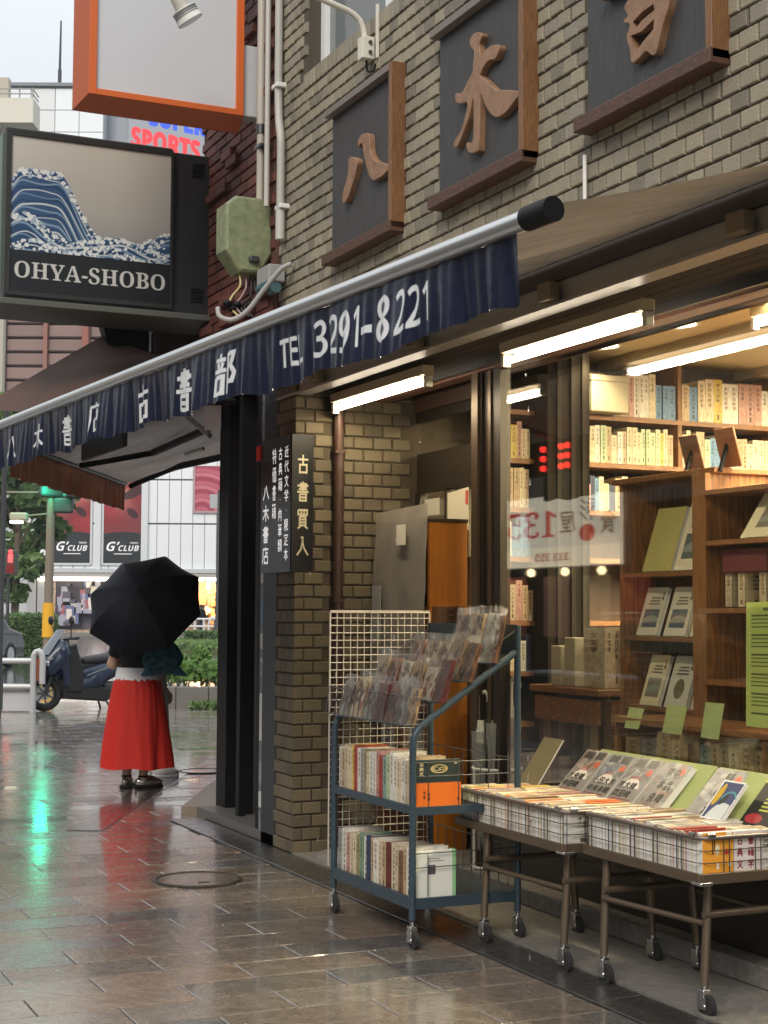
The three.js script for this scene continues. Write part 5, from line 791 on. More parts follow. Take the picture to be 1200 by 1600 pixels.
{
  const g = new THREE.Group(); g.name = numbered('person'); g.position.set(3.46, 0, -12.3); g.rotation.y = Math.PI - YAW - 0.15; scene.add(g);
  tag(g, 'person in a long red skirt and black top, back turned, under a dark umbrella', 'person');
  // facing away: local +x (their left) is the left of the picture's right, so their right hand is at +picture right = -x
  const rs = [-0.15, 1.24, -0.02], re = [-0.235, 1.03, 0.03], rw = [-0.175, 1.17, 0.2], ls = [0.15, 1.24, -0.02], le = [0.22, 1.0, 0.02], lw = [0.1, 1.05, 0.2];
  part('body', limbMesh([...headParts(1.47), [[0, 1.27, -0.02], [0, 1.12, 0], 0.085, 0.1], [[0, 1.12, 0], [0, 0.9, 0.005], 0.1, 0.115], [[-0.09, 1.24, -0.02], rs, 0.06, 0.052], [[0.09, 1.24, -0.02], ls, 0.06, 0.052], [rs, re, 0.045, 0.036], [re, rw, 0.035, 0.026], [ls, le, 0.045, 0.036], [le, lw, 0.035, 0.026], ...handBones(rw, [0.05, 0.4, 0.4], 1), ...handBones(lw, [-0.3, 0.3, 0.6], -1), [[-0.075, 0.85, 0], [-0.07, 0.46, 0.01], 0.085, 0.055], [[0.075, 0.85, 0], [0.07, 0.46, 0.01], 0.085, 0.055], [[-0.07, 0.46, 0.01], [-0.07, 0.08, -0.02], 0.052, 0.034], [[0.07, 0.46, 0.01], [0.07, 0.08, -0.02], 0.052, 0.034], [[-0.07, 0.06, -0.02], [-0.09, 0.03, 0.1], 0.034, 0.025], [[0.07, 0.06, -0.02], [0.075, 0.03, 0.1], 0.034, 0.025]], 0.012, 0.014), skin, g);
  part('hair', limbMesh([[[0, 1.485, -0.012], [0, 1.45, -0.03], 0.093, 0.09], [[0, 1.42, -0.06], [0, 1.3, -0.07], 0.07, 0.05]], 0.012, 0.02), hairM, g);
  part('eyes', [-0.03, 0.03].map((x) => new THREE.SphereGeometry(0.009, 8, 6).translate(x, 1.455, 0.085)), M.black, g);
  part('black_top', limbMesh([[[0, 1.25, -0.02], [0, 1.12, 0], 0.1, 0.115], [[0, 1.12, 0], [0, 0.97, 0.005], 0.118, 0.135], [[-0.09, 1.24, -0.02], rs, 0.07, 0.064], [[0.09, 1.24, -0.02], ls, 0.07, 0.064], [rs, [-0.2, 1.1, 0.01], 0.058, 0.055], [ls, [0.19, 1.1, 0], 0.058, 0.055]], 0.012, 0.02), S([0.008, 0.008, 0.009], 0.8), g);
  part('white_hem', skirtGeo(0.975, 0.872, 0.158, 0.178, 48, 5, 0.006, 4), S([0.68, 0.67, 0.68], 0.8, 0, { side: THREE.DoubleSide }), g);
  part('skirt', skirtGeo(0.885, 0.165, 0.172, 0.28, 144, 9, 0.11, 8), S([0.50, 0.012, 0.004], 0.75, 0, { side: THREE.DoubleSide, bumpMap: rep(softT, 3), bumpScale: 0.01 }), g);
  const sh = S([0.42, 0.37, 0.33], 0.22, 0.75);
  part('shoe', shoe(0.075, -0.02, 0.12), sh, g); part('shoe', shoe(-0.075, -0.02, -0.95), sh, g);
  part('sole', [sole(0.075, -0.02, 0.12), sole(-0.075, -0.02, -0.95)], M.black, g);
  part('ankle_strap', [rod([0.07, 0.09, -0.022], [0.07, 0.105, -0.022], 0.04), rod([-0.07, 0.09, -0.022], [-0.07, 0.105, -0.022], 0.04)], M.black, g);
}
{ // her cloth bag, hung over the forearm
  const g = new THREE.Group(); g.name = numbered('shoulder_bag'); g.position.set(3.60, 0.9, -12.05); g.rotation.y = -YAW; scene.add(g);
  tag(g, 'teal cloth bag hanging at the side of the person in the red skirt', 'bag');
  const s = new THREE.SphereGeometry(1, 30, 20), P = s.attributes.position; for (let i = 0; i < P.count; i++) { const x = P.getX(i), y = P.getY(i), z = P.getZ(i), w = 1 - 0.38 * Math.max(0, y) - 0.06 * noise.noise(x * 3, y * 4, z * 3); P.setXYZ(i, x * 0.165 * w + 0.02 * y, Math.max(-0.85, y) * 0.155 + 0.16 + 0.012 * noise.noise(x * 5, y * 5, 2), z * 0.06 * w + 0.014 * noise.noise(x * 4, y * 5, 4)); } s.computeVertexNormals();
  part('sack', s, S([0.012, 0.10, 0.14], 0.75, 0, { map: softT }), g); for (const [a, b] of [[[0.1, 0.06, 0], [0.19, 0.02, 0]], [[-0.1, 0.06, 0], [-0.17, 0.015, 0]]]) part('bag_corner', rod(a, b, 0.05, 0.008), S([0.012, 0.09, 0.13], 0.8), g);
  part('handle', tube([[-0.06, 0.28, 0], [-0.03, 0.36, 0.01], [0.03, 0.38, 0], [0.07, 0.28, 0.01]], 0.012, 20, 8), S([0.01, 0.03, 0.045], 0.8), g);
}
{ // umbrella tipped back towards the camera
  const g = new THREE.Group(); g.name = numbered('umbrella'); const apex = V(3.34, 1.61, -11.91), up = V(-0.42, 0.50, 0.62).normalize(); g.position.copy(apex).addScaledVector(up, -0.75); g.quaternion.setFromUnitVectors(V(0, 1, 0), up); scene.add(g);
  tag(g, 'dark navy umbrella tipped back over the person in the red skirt', 'umbrella');
  const n = 8, P = [], I = [], rows = 10, N = 64, f = (a, v) => { const k = Math.abs(((a / (Math.PI * 2) * n) % 1) - 0.5) * 2, edge = 0.90 + 0.10 * k * k, r = 0.49 * Math.sin(v * 1.25) / Math.sin(1.25) * (v > 0 ? edge + (1 - edge) * (1 - v) : 1); return [Math.cos(a) * r, 0.75 - 0.23 * (1 - Math.cos(v * 1.35)) / (1 - Math.cos(1.35)) - 0.012 * (1 - k) * v, Math.sin(a) * r]; };
  for (let s = 0; s < n; s++) { const Q = []; const ii = [], M2 = 8; for (let j = 0; j <= rows; j++) for (let i = 0; i <= M2; i++) Q.push(...f((s + Math.min(0.9999, i / M2)) / n * Math.PI * 2, j / rows)); for (let j = 0; j < rows; j++) for (let i = 0; i < M2; i++) { const a = j * (M2 + 1) + i, b = a + M2 + 1; ii.push(a, a + 1, b, b, a + 1, b + 1); } const gg = new THREE.BufferGeometry(); gg.setAttribute('position', new THREE.Float32BufferAttribute(Q, 3)); gg.setIndex(ii); gg.computeVertexNormals(); part('canopy_panel', gg, PM([0.006, 0.0065, 0.012], { roughness: 0.6, specularIntensity: 0.35, side: THREE.DoubleSide }), g); }
  part('shaft', rod([0, 0.05, 0], [0, 0.79, 0], 0.006), M.darkSteel, g); part('handle', tube([[0, 0.16, 0], [0, 0.05, 0], [0.03, 0.0, 0], [0.06, 0.03, 0]], 0.014, 20, 8), M.black, g);
  for (let s = 0; s < n; s++) { const a = s / n * Math.PI * 2; part('rib', tube([0.05, 0.35, 0.7, 1].map((v) => { const p = f(a, v); return [p[0] * 0.99, p[1] - 0.006, p[2] * 0.99]; }), 0.003, 14, 5), M.darkSteel, g); }
}
{ // a companion standing on the far side, of whom only a pale shoe and sleeve show
  const g = new THREE.Group(); g.name = numbered('person'); g.position.set(3.80, 0, -13.05); g.rotation.y = Math.PI / 2 - YAW; scene.add(g);
  tag(g, 'person in pale clothes and white shoes, almost hidden behind the red skirt and umbrella', 'person');
  const pale = S([0.55, 0.5, 0.48], 0.8);
  part('body', limbMesh([...headParts(1.45), [[0, 1.24, -0.02], [0, 1.1, 0], 0.09, 0.105], [[0, 1.1, 0], [0, 0.88, 0], 0.1, 0.11], [[-0.1, 1.22, -0.02], [-0.19, 0.95, 0], 0.05, 0.036], [[0.1, 1.22, -0.02], [0.19, 0.95, 0], 0.05, 0.036], [[-0.19, 0.95, 0], [-0.18, 0.74, 0.08], 0.035, 0.025], [[0.19, 0.95, 0], [0.18, 0.74, 0.08], 0.035, 0.025], ...handBones([-0.18, 0.74, 0.08], [0, -1, 0.2], 1), ...handBones([0.18, 0.74, 0.08], [0, -1, 0.2], -1), [[-0.07, 0.85, 0], [-0.07, 0.08, -0.02], 0.08, 0.034], [[0.07, 0.85, 0], [0.07, 0.08, -0.02], 0.08, 0.034]], 0.013, 0.014), skin, g);
  part('hair', limbMesh([[[0, 1.465, -0.012], [0, 1.43, -0.03], 0.093, 0.088]], 0.014, 0.02), hairM, g);
  part('dress', [limbMesh([[[0, 1.23, -0.02], [0, 0.9, 0], 0.11, 0.13], [[-0.1, 1.22, -0.02], [-0.18, 1.0, 0], 0.065, 0.055], [[0.1, 1.22, -0.02], [0.18, 1.0, 0], 0.065, 0.055]], 0.014, 0.02)], pale, g);
  part('skirt', skirtGeo(0.95, 0.3, 0.14, 0.2, 64, 6, 0.03, 3), S([0.5, 0.46, 0.44], 0.8, 0, { side: THREE.DoubleSide }), g);
  part('shoe', shoe(0.07, -0.02, 0), M.white, g); part('shoe', shoe(-0.07, 0.1, 0), M.white, g); part('sole', [sole(0.07, -0.02, 0), sole(-0.07, 0.1, 0)], S([0.8, 0.8, 0.8], 0.6), g);
}
{ // shopper far across the road
  const g = new THREE.Group(); g.name = numbered('person'); const [x, z] = far(ax(316, 82), 82); g.position.set(x, 0, z); g.rotation.y = Math.PI - YAW; scene.add(g);
  tag(g, 'person in dark clothes in front of the glowing shop across the road', 'person');
  part('body', limbMesh([...headParts(1.6), [[0, 1.35, 0], [0, 0.95, 0], 0.12, 0.13], [[-0.15, 1.35, 0], [-0.22, 0.85, 0.05], 0.06, 0.035], [[0.15, 1.35, 0], [0.22, 0.85, 0.05], 0.06, 0.035], [[-0.09, 0.9, 0], [-0.1, 0.1, 0], 0.09, 0.045], [[0.09, 0.9, 0], [0.1, 0.1, 0], 0.09, 0.045]], 0.025, 0.02), skin, g);
  part('jacket', limbMesh([[[0, 1.38, 0], [0, 0.92, 0], 0.15, 0.16], [[-0.15, 1.36, 0], [-0.22, 0.9, 0.05], 0.075, 0.055], [[0.15, 1.36, 0], [0.22, 0.9, 0.05], 0.075, 0.055]], 0.025, 0.02), M.black, g);
  part('trousers', limbMesh([[[-0.09, 0.9, 0], [-0.1, 0.08, 0], 0.105, 0.07], [[0.09, 0.9, 0], [0.1, 0.08, 0], 0.105, 0.07]], 0.025, 0.02), S([0.03, 0.03, 0.04], 0.8), g);
  part('hair', new THREE.SphereGeometry(0.1, 12, 10).translate(0, 1.62, -0.01), hairM, g);
}
// ---------- books ----------
const ONES = ['', 'first', 'second', 'third', 'fourth', 'fifth', 'sixth', 'seventh', 'eighth', 'ninth', 'tenth', 'eleventh', 'twelfth', 'thirteenth', 'fourteenth', 'fifteenth', 'sixteenth', 'seventeenth', 'eighteenth', 'nineteenth'], TENS = ['', '', 'twent', 'thirt', 'fort', 'fift', 'sixt', 'sevent', 'eight', 'ninet'];
const ord = (n) => n < 20 ? ONES[n] : n % 10 ? TENS[Math.floor(n / 10)] + 'y-' + ONES[n % 10] : TENS[Math.floor(n / 10)] + 'ieth';
const CHARS = '古書典籍文学近代本京線大中央武';
const spineT = [0, 1, 2, 3].map((k) => canvasTex(64, 256, (x) => {
  const q = rngOf(200 + k); x.fillStyle = '#fff'; x.fillRect(0, 0, 64, 256);
  for (let i = 0; i < 500; i++) { x.fillStyle = `rgba(90,70,40,${q() * 0.08})`; x.fillRect(q() * 64, q() * 256, 1 + q() * 14, 1 + q() * 30); }
  const n = 3 + k; for (let i = 0; i < n; i++) glyph(x, CHARS[Math.floor(q() * CHARS.length)], 18, 22 + i * 30, 28, 24, 3, k === 2 ? '#8a6048' : '#4c463e');
  if (k % 2) { x.fillStyle = 'rgba(60,50,40,0.75)'; x.fillRect(24, 205, 16, 30); } x.fillStyle = 'rgba(80,60,40,0.25)'; x.fillRect(0, 0, 64, 4); x.fillRect(0, 250, 64, 6);
}));
const PAL = { white: [0.70, 0.68, 0.62], cream: [0.66, 0.57, 0.40], tan: [0.48, 0.36, 0.22], beige: [0.55, 0.47, 0.34], yellow: [0.62, 0.46, 0.10], red: [0.38, 0.06, 0.04], 'dark red': [0.14, 0.022, 0.02], green: [0.20, 0.30, 0.21], 'pale green': [0.46, 0.56, 0.34], teal: [0.22, 0.34, 0.32], navy: [0.03, 0.045, 0.11], grey: [0.33, 0.34, 0.33], pink: [0.52, 0.30, 0.26], olive: [0.30, 0.27, 0.13], orange: [0.66, 0.17, 0.03], brown: [0.20, 0.10, 0.05], blue: [0.12, 0.24, 0.42] };
const bm = {}; const bookMat = (c, k) => bm[c + k] || (bm[c + k] = S(PAL[c], 0.55, 0, { map: spineT[k] }));
const coverG = G([span(0, 0.05, 0, 1, -0.5, 0.5), span(0.05, 1, 0, 1, -0.5, -0.43), span(0.05, 1, 0, 1, 0.43, 0.5)]), pagesG = G([span(0.05, 0.97, 0.012, 0.985, -0.43, 0.43)]);
const lyingG = G([span(0, 1, 0.975, 1, -0.5, 0.5), span(0, 1, 0, 0.975, -0.5, -0.44), span(0, 1, 0, 0.975, 0.44, 0.5)]), lyingPagesG = G([span(0.004, 0.99, 0, 0.974, -0.44, 0.44)]);
function book(c, k, [x, y, z], [dx, dy, dz], ry, label, group, cover = coverG, pages = pagesG, pm = M.pages) {
  const o = new THREE.Group(); o.name = numbered('book'); o.position.set(x, y, z); o.rotation.y = ry; scene.add(o); tag(o, label, 'book', group);
  for (const [n, g, m] of [['cover', cover, bookMat(c, k)], ['page_block', pages, pm]]) mesh(n, g, m, o).scale.set(dx, dy, dz);
  return o;
}
// ---------- rolling book cart ----------
const caster = (parent, x, z, r = 0.038) => {
  const c = part('caster', [rspan(x - 0.018, x + 0.018, r * 1.7, r * 1.7 + 0.03, z - 0.018, z + 0.018, 0.005), span(x - 0.018, x - 0.013, r * 0.7, r * 1.8, z - 0.02, z + 0.03), span(x + 0.013, x + 0.018, r * 0.7, r * 1.8, z - 0.02, z + 0.03), rod([x, r * 2.2, z], [x, r * 3.0, z], 0.01)], M.steel, parent);
  part('wheel', rod([x - 0.011, r, z + 0.018], [x + 0.011, r, z + 0.018], r, r, 20), M.rubber, c); part('axle', rod([x - 0.021, r, z + 0.018], [x + 0.021, r, z + 0.018], 0.008), M.steel, c);
};
{
  const fx = 2.93, bx = 3.45, zl = -6.91, zr = -6.04, t = thing('book_cart', 'blue-grey tubular book cart on casters with a sloping top rack', 'cart', [3.19, 0, -6.47]), bl = S([0.045, 0.075, 0.10], 0.45, 0.2, { map: streakT });
  for (const z of [zl, zr]) part('side_frame', [tube([[fx, 0.12, z], [fx, 0.86, z], [fx + 0.012, 0.915, z], [fx + 0.05, 0.955, z], [bx - 0.01, 1.265, z]], 0.0155, 60, 10, false, 0.15), rod([bx, 0.12, z], [bx, 1.385, z], 0.0155)], bl, t);
  part('shelf', [rspan(fx, bx, 0.175, 0.195, zl, zr, 0.006), span(fx - 0.01, fx + 0.008, 0.165, 0.215, zl, zr), span(fx, bx, 0.165, 0.21, zr - 0.006, zr + 0.008)], bl, t);
  part('shelf', [rspan(fx, bx - 0.16, 0.58, 0.595, zl, zr, 0.005), span(fx - 0.01, fx + 0.008, 0.57, 0.605, zl, zr), span(fx, bx - 0.16, 0.565, 0.60, zr - 0.006, zr + 0.008)], bl, t);
  const steps = [[0.0, 0.95], [0.13, 1.05], [0.26, 1.14], [0.39, 1.22]];
  part('rack_step', steps.map(([d, y]) => span(fx + d - 0.02, fx + d + 0.1, y - 0.006, y, zl + 0.02, zr - 0.02)), bl, t);
  part('rack_back', [span(bx - 0.012, bx, 1.25, 1.39, zl, zr)], bl, t);
  const wires = (list) => list.map(([a, b]) => rod(a, b, 0.0024, 0.0024, 5));
  const fb = []; for (let i = 0; i <= 16; i++) { const z = zl + (zr - zl) * i / 16; fb.push([[fx - 0.05, 0.955, z], [fx - 0.03, 1.075 + 0.006 * (i % 2), z]]); } for (const y of [0.955, 1.08]) fb.push([[fx - 0.05 + (y - 0.955) * 0.16, y, zl], [fx - 0.05 + (y - 0.955) * 0.16, y, zr]]);
  for (const z of [zl, zr]) fb.push([[fx - 0.05, 0.955, z], [fx + 0.05, 0.955, z]], [[fx - 0.03, 1.08, z], [fx + 0.07, 1.06, z]], [[fx + 0.2, 1.17, z], [bx, 1.37, z]], [[fx + 0.27, 1.08, z], [fx + 0.3, 1.22, z]], [[fx + 0.4, 1.16, z], [fx + 0.42, 1.3, z]]);
  part('front_basket', wires(fb), M.darkSteel, t);
  const sb = []; for (const [y0, y1] of [[0.60, 0.79], [0.215, 0.40]]) { sb.push([[fx, y1, zr], [bx, y1, zr]], [[fx, y1 - 0.06, zr], [bx, y1 - 0.06, zr]], [[fx, y1, zl], [bx, y1, zl]], [[bx, y1, zl], [bx, y1, zr]]); for (let i = 1; i < 7; i++) { const x = fx + (bx - fx) * i / 7; if (i % 2) sb.push([[x, y0, zr], [x, y1, zr]]); } for (let i = 1; i < 10; i++) { const z = zl + (zr - zl) * i / 10; sb.push([[bx, y0, z], [bx, y1, z]]); } }
  part('side_wires', wires(sb), M.darkSteel, t);
  const gz = zl - 0.02, gw = []; for (let x = fx - 0.02; x < bx; x += 0.0365) gw.push([[x, 0.22, gz], [x, 1.44, gz]]); for (let y = 0.22; y < 1.45; y += 0.0361) gw.push([[fx - 0.02, y, gz], [bx, y, gz]]);
  part('wire_grid', [...wires(gw).map((g) => g), ...[[[fx - 0.02, 1.44, gz], [bx, 1.44, gz]], [[fx - 0.02, 0.22, gz], [fx - 0.02, 1.44, gz]], [[bx, 0.22, gz], [bx, 1.44, gz]]].map(([a, b]) => rod(a, b, 0.0045, 0.0045, 6))], S([0.45, 0.41, 0.36], 0.4), t);
  for (const [x, z] of [[fx, zl], [fx, zr], [bx, zl], [bx, zr]]) caster(t, x, z);
  // the two shelves of books, spines to the street
  const q = rngOf(301);
  const up = 'white tan beige cream yellow red white grey olive cream white white pink red teal pale green white white cream white beige tan'.replace('pale green', 'pale-green').split(' '), low = 'grey white pink cream cream olive green white navy tan white cream tan dark-red cream beige brown tan white'.split(' ');
  for (const [row, cols, y, where, H] of [['upper', up, 0.596, 'upper shelf of the blue cart', 0.205], ['lower', low, 0.196, 'bottom shelf of the blue cart', 0.205]]) {
    let z = zl + 0.02;
    cols.forEach((c0, i) => {
      const c = c0.replace('-', ' '), th = (zr - zl - 0.06) / cols.length * (0.8 + q() * 0.4), h = H * (0.93 + q() * 0.17), d = 0.14 + q() * 0.05;
      if (z + th > zr - 0.02) return; book(c, Math.floor(q() * 4), [fx + 0.012 + q() * 0.008, y, z + th / 2], [d, h, th * 0.97], 0, `${c} book, ${ord(i + 1)} from the left on the ${where}`, `books on the ${where}`); z += th;
    });
    const k = row === 'upper';
    const o = new THREE.Group(); o.name = numbered('book'); o.position.set(fx + 0.02, y, zr - 0.055); scene.add(o); tag(o, k ? 'dark green and orange book facing out at the right end of the cart shelf' : 'white book with a green spine edge facing out at the right end below', 'book');
    if (k) {
      mesh('page_block', span(0.003, 0.218, 0, 0.2, 0.002, 0.034), M.pages, o); const fr = mesh('cover', G([rspan(0, 0.22, 0, 0.205, 0.034, 0.042, 0.002), span(-0.003, 0.003, 0, 0.205, 0, 0.04)]), S([0.035, 0.06, 0.05], 0.5), o);
      const em = canvasTex(128, 128, (x) => { x.fillStyle = '#2c3a36'; x.fillRect(0, 0, 128, 128); column(x, '古典文', 8, 14, 14, 22, 26, 3, '#c9b98c'); column(x, '本', 108, 14, 12, 14, 26, 2, '#c9b98c'); x.strokeStyle = '#d0b878'; x.lineWidth = 6; x.beginPath(); x.arc(66, 50, 22, 0, 7); x.stroke(); x.lineWidth = 4; x.beginPath(); x.arc(60, 50, 10, 0.5, 5); x.stroke(); x.beginPath(); x.arc(74, 50, 7, 0, 6); x.stroke(); });
      mesh('printed_panel', quad([0.002, 0.105, 0.0435], [0.218, 0.105, 0.0435], [0.218, 0.203, 0.0435], [0.002, 0.203, 0.0435]), S(0xffffff, 0.5, 0, { map: em }), o);
      const band = canvasTex(128, 64, (x) => { x.fillStyle = '#e2701e'; x.fillRect(0, 0, 128, 64); column(x, '文学', 20, 22, 8, 9, 12, 1.5, '#4a2408'); column(x, '典籍', 32, 26, 8, 9, 12, 1.5, '#4a2408'); column(x, '書', 116, 40, 8, 9, 12, 1.5, '#4a2408'); });
      mesh('paper_band', quad([0.0, 0.0, 0.0445], [0.221, 0.0, 0.0445], [0.221, 0.105, 0.0445], [0.0, 0.105, 0.0445]), S(0xffffff, 0.5, 0, { map: band }), o);
    } else {
      mesh('page_block', span(0.003, 0.178, 0, 0.208, 0.002, 0.034), M.pages, o); mesh('cover', G([rspan(0, 0.182, 0, 0.212, 0.034, 0.04, 0.002), span(-0.003, 0.003, 0, 0.212, 0, 0.04)]), S([0.70, 0.71, 0.64], 0.45), o);
      mesh('green_edge', rspan(0.182, 0.2, 0, 0.212, 0.0, 0.04, 0.003), S([0.25, 0.5, 0.25], 0.5), o); mesh('picture', span(0.06, 0.098, 0.11, 0.15, 0.04, 0.0415), S([0.10, 0.085, 0.10], 0.5), o); mesh('title_print', G([span(0.06, 0.14, 0.165, 0.169, 0.04, 0.041), span(0.06, 0.12, 0.175, 0.179, 0.04, 0.041)]), M.grey, o);
    }
  }
  // wrapped prints and booklets on the stepped rack
  const prints = [[0, 0, 'grey', .12], [0, .13, 'cream', .13], [0, .27, 'grey', .12], [0, .40, 'dark red', .12], [0, .52, 'brown', .11], [0, .64, 'grey', .12], [0, .74, 'tan', .10], [1, .10, 'beige', .12], [1, .22, 'pink', .13], [1, .37, 'white', .12], [1, .5, 'tan', .12], [1, .62, 'white', .12], [1, .74, 'dark red', .12], [2, .2, 'pink', .13], [2, .36, 'beige', .13], [2, .5, 'cream', .13], [2, .63, 'tan', .13], [2, .76, 'brown', .11], [3, .40, 'brown', .14], [3, .54, 'tan', .13], [3, .68, 'grey', .13], [3, .79, 'brown', .07]];
  const rowName = ['front', 'second', 'third', 'back']; const cnt = [0, 0, 0, 0];
  const printT = [0, 1, 2].map((k) => canvasTex(96, 128, (x) => { const r = rngOf(340 + k); x.fillStyle = '#e8e0d0'; x.fillRect(0, 0, 96, 128); for (let i = 0; i < 16; i++) { x.fillStyle = ['#8a6a50', '#c9b99a', '#5a4a44', '#a04a40', '#d8cdb8'][Math.floor(r() * 5)]; x.globalAlpha = 0.7; x.beginPath(); x.ellipse(10 + r() * 76, 20 + r() * 96, 4 + r() * 20, 4 + r() * 26, r() * 3, 0, 7); x.fill(); } x.globalAlpha = 1; column(x, '古典', 78, 10, 12, 14, 17, 2, '#433'); }));
  for (const [s, dz, c, w] of prints) {
    const [d, y] = steps[s], h = 0.15 + q() * 0.05 + (s === 3 ? 0.04 : 0), o = new THREE.Group(); cnt[s]++; o.name = numbered('wrapped_print'); o.position.set(fx + d + 0.005, y, zl + 0.03 + dz); o.rotation.set(0, (q() - 0.5) * 0.16, -0.26 + (q() - 0.5) * 0.1); scene.add(o);
    tag(o, `${c} bagged booklet, ${ord(cnt[s])} from left on the ${rowName[s]} step of the cart rack`, 'booklet', 'bagged booklets on the cart rack');
    mesh('booklet', span(0, 0.012 + q() * 0.014, 0, h, 0.004, w - 0.006), S(PAL[c], 0.6, 0, { map: printT[Math.floor(q() * 3)] }), o);
    const th = 0.03; mesh('clear_bag', G([quad([-0.004, -0.003, -0.004], [-0.004, -0.003, w + 0.003], [-0.002, h + 0.035, w + 0.001], [-0.002, h + 0.035, -0.002], 8, 8, (u, v, p) => { p.x -= 0.005 * noise.noise(u * 4 + dz * 40, v * 5, s) + 0.003; }), quad([th, -0.003, -0.004], [th, -0.003, w + 0.003], [0.004, h + 0.035, w + 0.001], [0.004, h + 0.035, -0.002], 4, 4)]), M.film, o);
  }
}
// ---------- book tables ----------
const magT = [['大央線', '中田線', '#7a4a3a'], ['小田大京', '中央本線', '#5a6a80'], ['京大線', '武田線', '#4a4a50'], ['典', '', '#96604c'], ['総武線・京', '', '#8a8a86']].map(([a, b, col], k) => canvasTex(160, 224, (x) => {
  const r = rngOf(400 + k); x.fillStyle = '#8a8886'; x.fillRect(0, 0, 160, 224); for (let i = 0; i < 40; i++) { x.fillStyle = [col, '#d8d6d0', '#4a4a4c', col][i % 4]; x.globalAlpha = 0.35; x.beginPath(); x.ellipse(r() * 160, r() * (k < 3 ? 110 : 224), 6 + r() * 40, 4 + r() * 18, r() * 3, 0, 7); x.fill(); } x.globalAlpha = 1;
  x.fillStyle = '#1a1a1c'; if (k < 3) { x.globalAlpha = 0.8; x.fillRect(16, 10, 60, 36); x.fillRect(92, 6, 56, 40); x.globalAlpha = 1; }
  x.fillStyle = '#c8502e'; x.beginPath(); x.arc(134, k < 3 ? 70 : 40, 16, 0, 7); x.fill();
  if (k < 3) { x.fillStyle = '#dedad4'; x.beginPath(); x.moveTo(20, 150); x.quadraticCurveTo(80, 50, 140, 150); x.fill(); x.fillStyle = '#b04a3a'; x.fillRect(62, 92, 40, 4); x.fillRect(54, 102, 56, 4); [...a].forEach((c, i) => glyph(x, c, 10 + i * 36, 122, 32, 34, 6, '#111')); [...b].forEach((c, i) => glyph(x, c, 10 + i * 36, 164, 32, 34, 6, '#111')); x.fillStyle = '#8a2a20'; x.fillRect(10, 206, 130, 5); }
  else { const st = k === 3 ? '京中本武央線' : a; [...st].forEach((c, i) => k === 3 ? glyph(x, c, 52 + (i % 2) * 42, 24 + Math.floor(i / 2) * 62, 36, 48, 6.5, '#151515') : glyph(x, c, 70, 14 + i * 40, 40, 36, 7, '#151515')); }
}));
function magazine(k, x, y, z, w, h, th, lean, label, group, col) {
  const o = new THREE.Group(); o.name = numbered('magazine'); o.position.set(x, y, z); o.rotation.z = -lean; scene.add(o); tag(o, label, 'magazine', group);
  mesh('page_block', span(0.002, th, 0.001, h - 0.002, 0.002, w - 0.002), M.whitePages, o); mesh('back_cover', span(th, th + 0.001, 0, h, 0, w), M.white, o);
  mesh('cover', quad([-0.0005, 0, 0], [-0.0005, 0, w], [-0.0005, h, w], [-0.0005, h, 0]), k >= 0 ? S(0xffffff, 0.28, 0, { map: magT[k] }) : S(col, 0.4), o);
  return o;
}
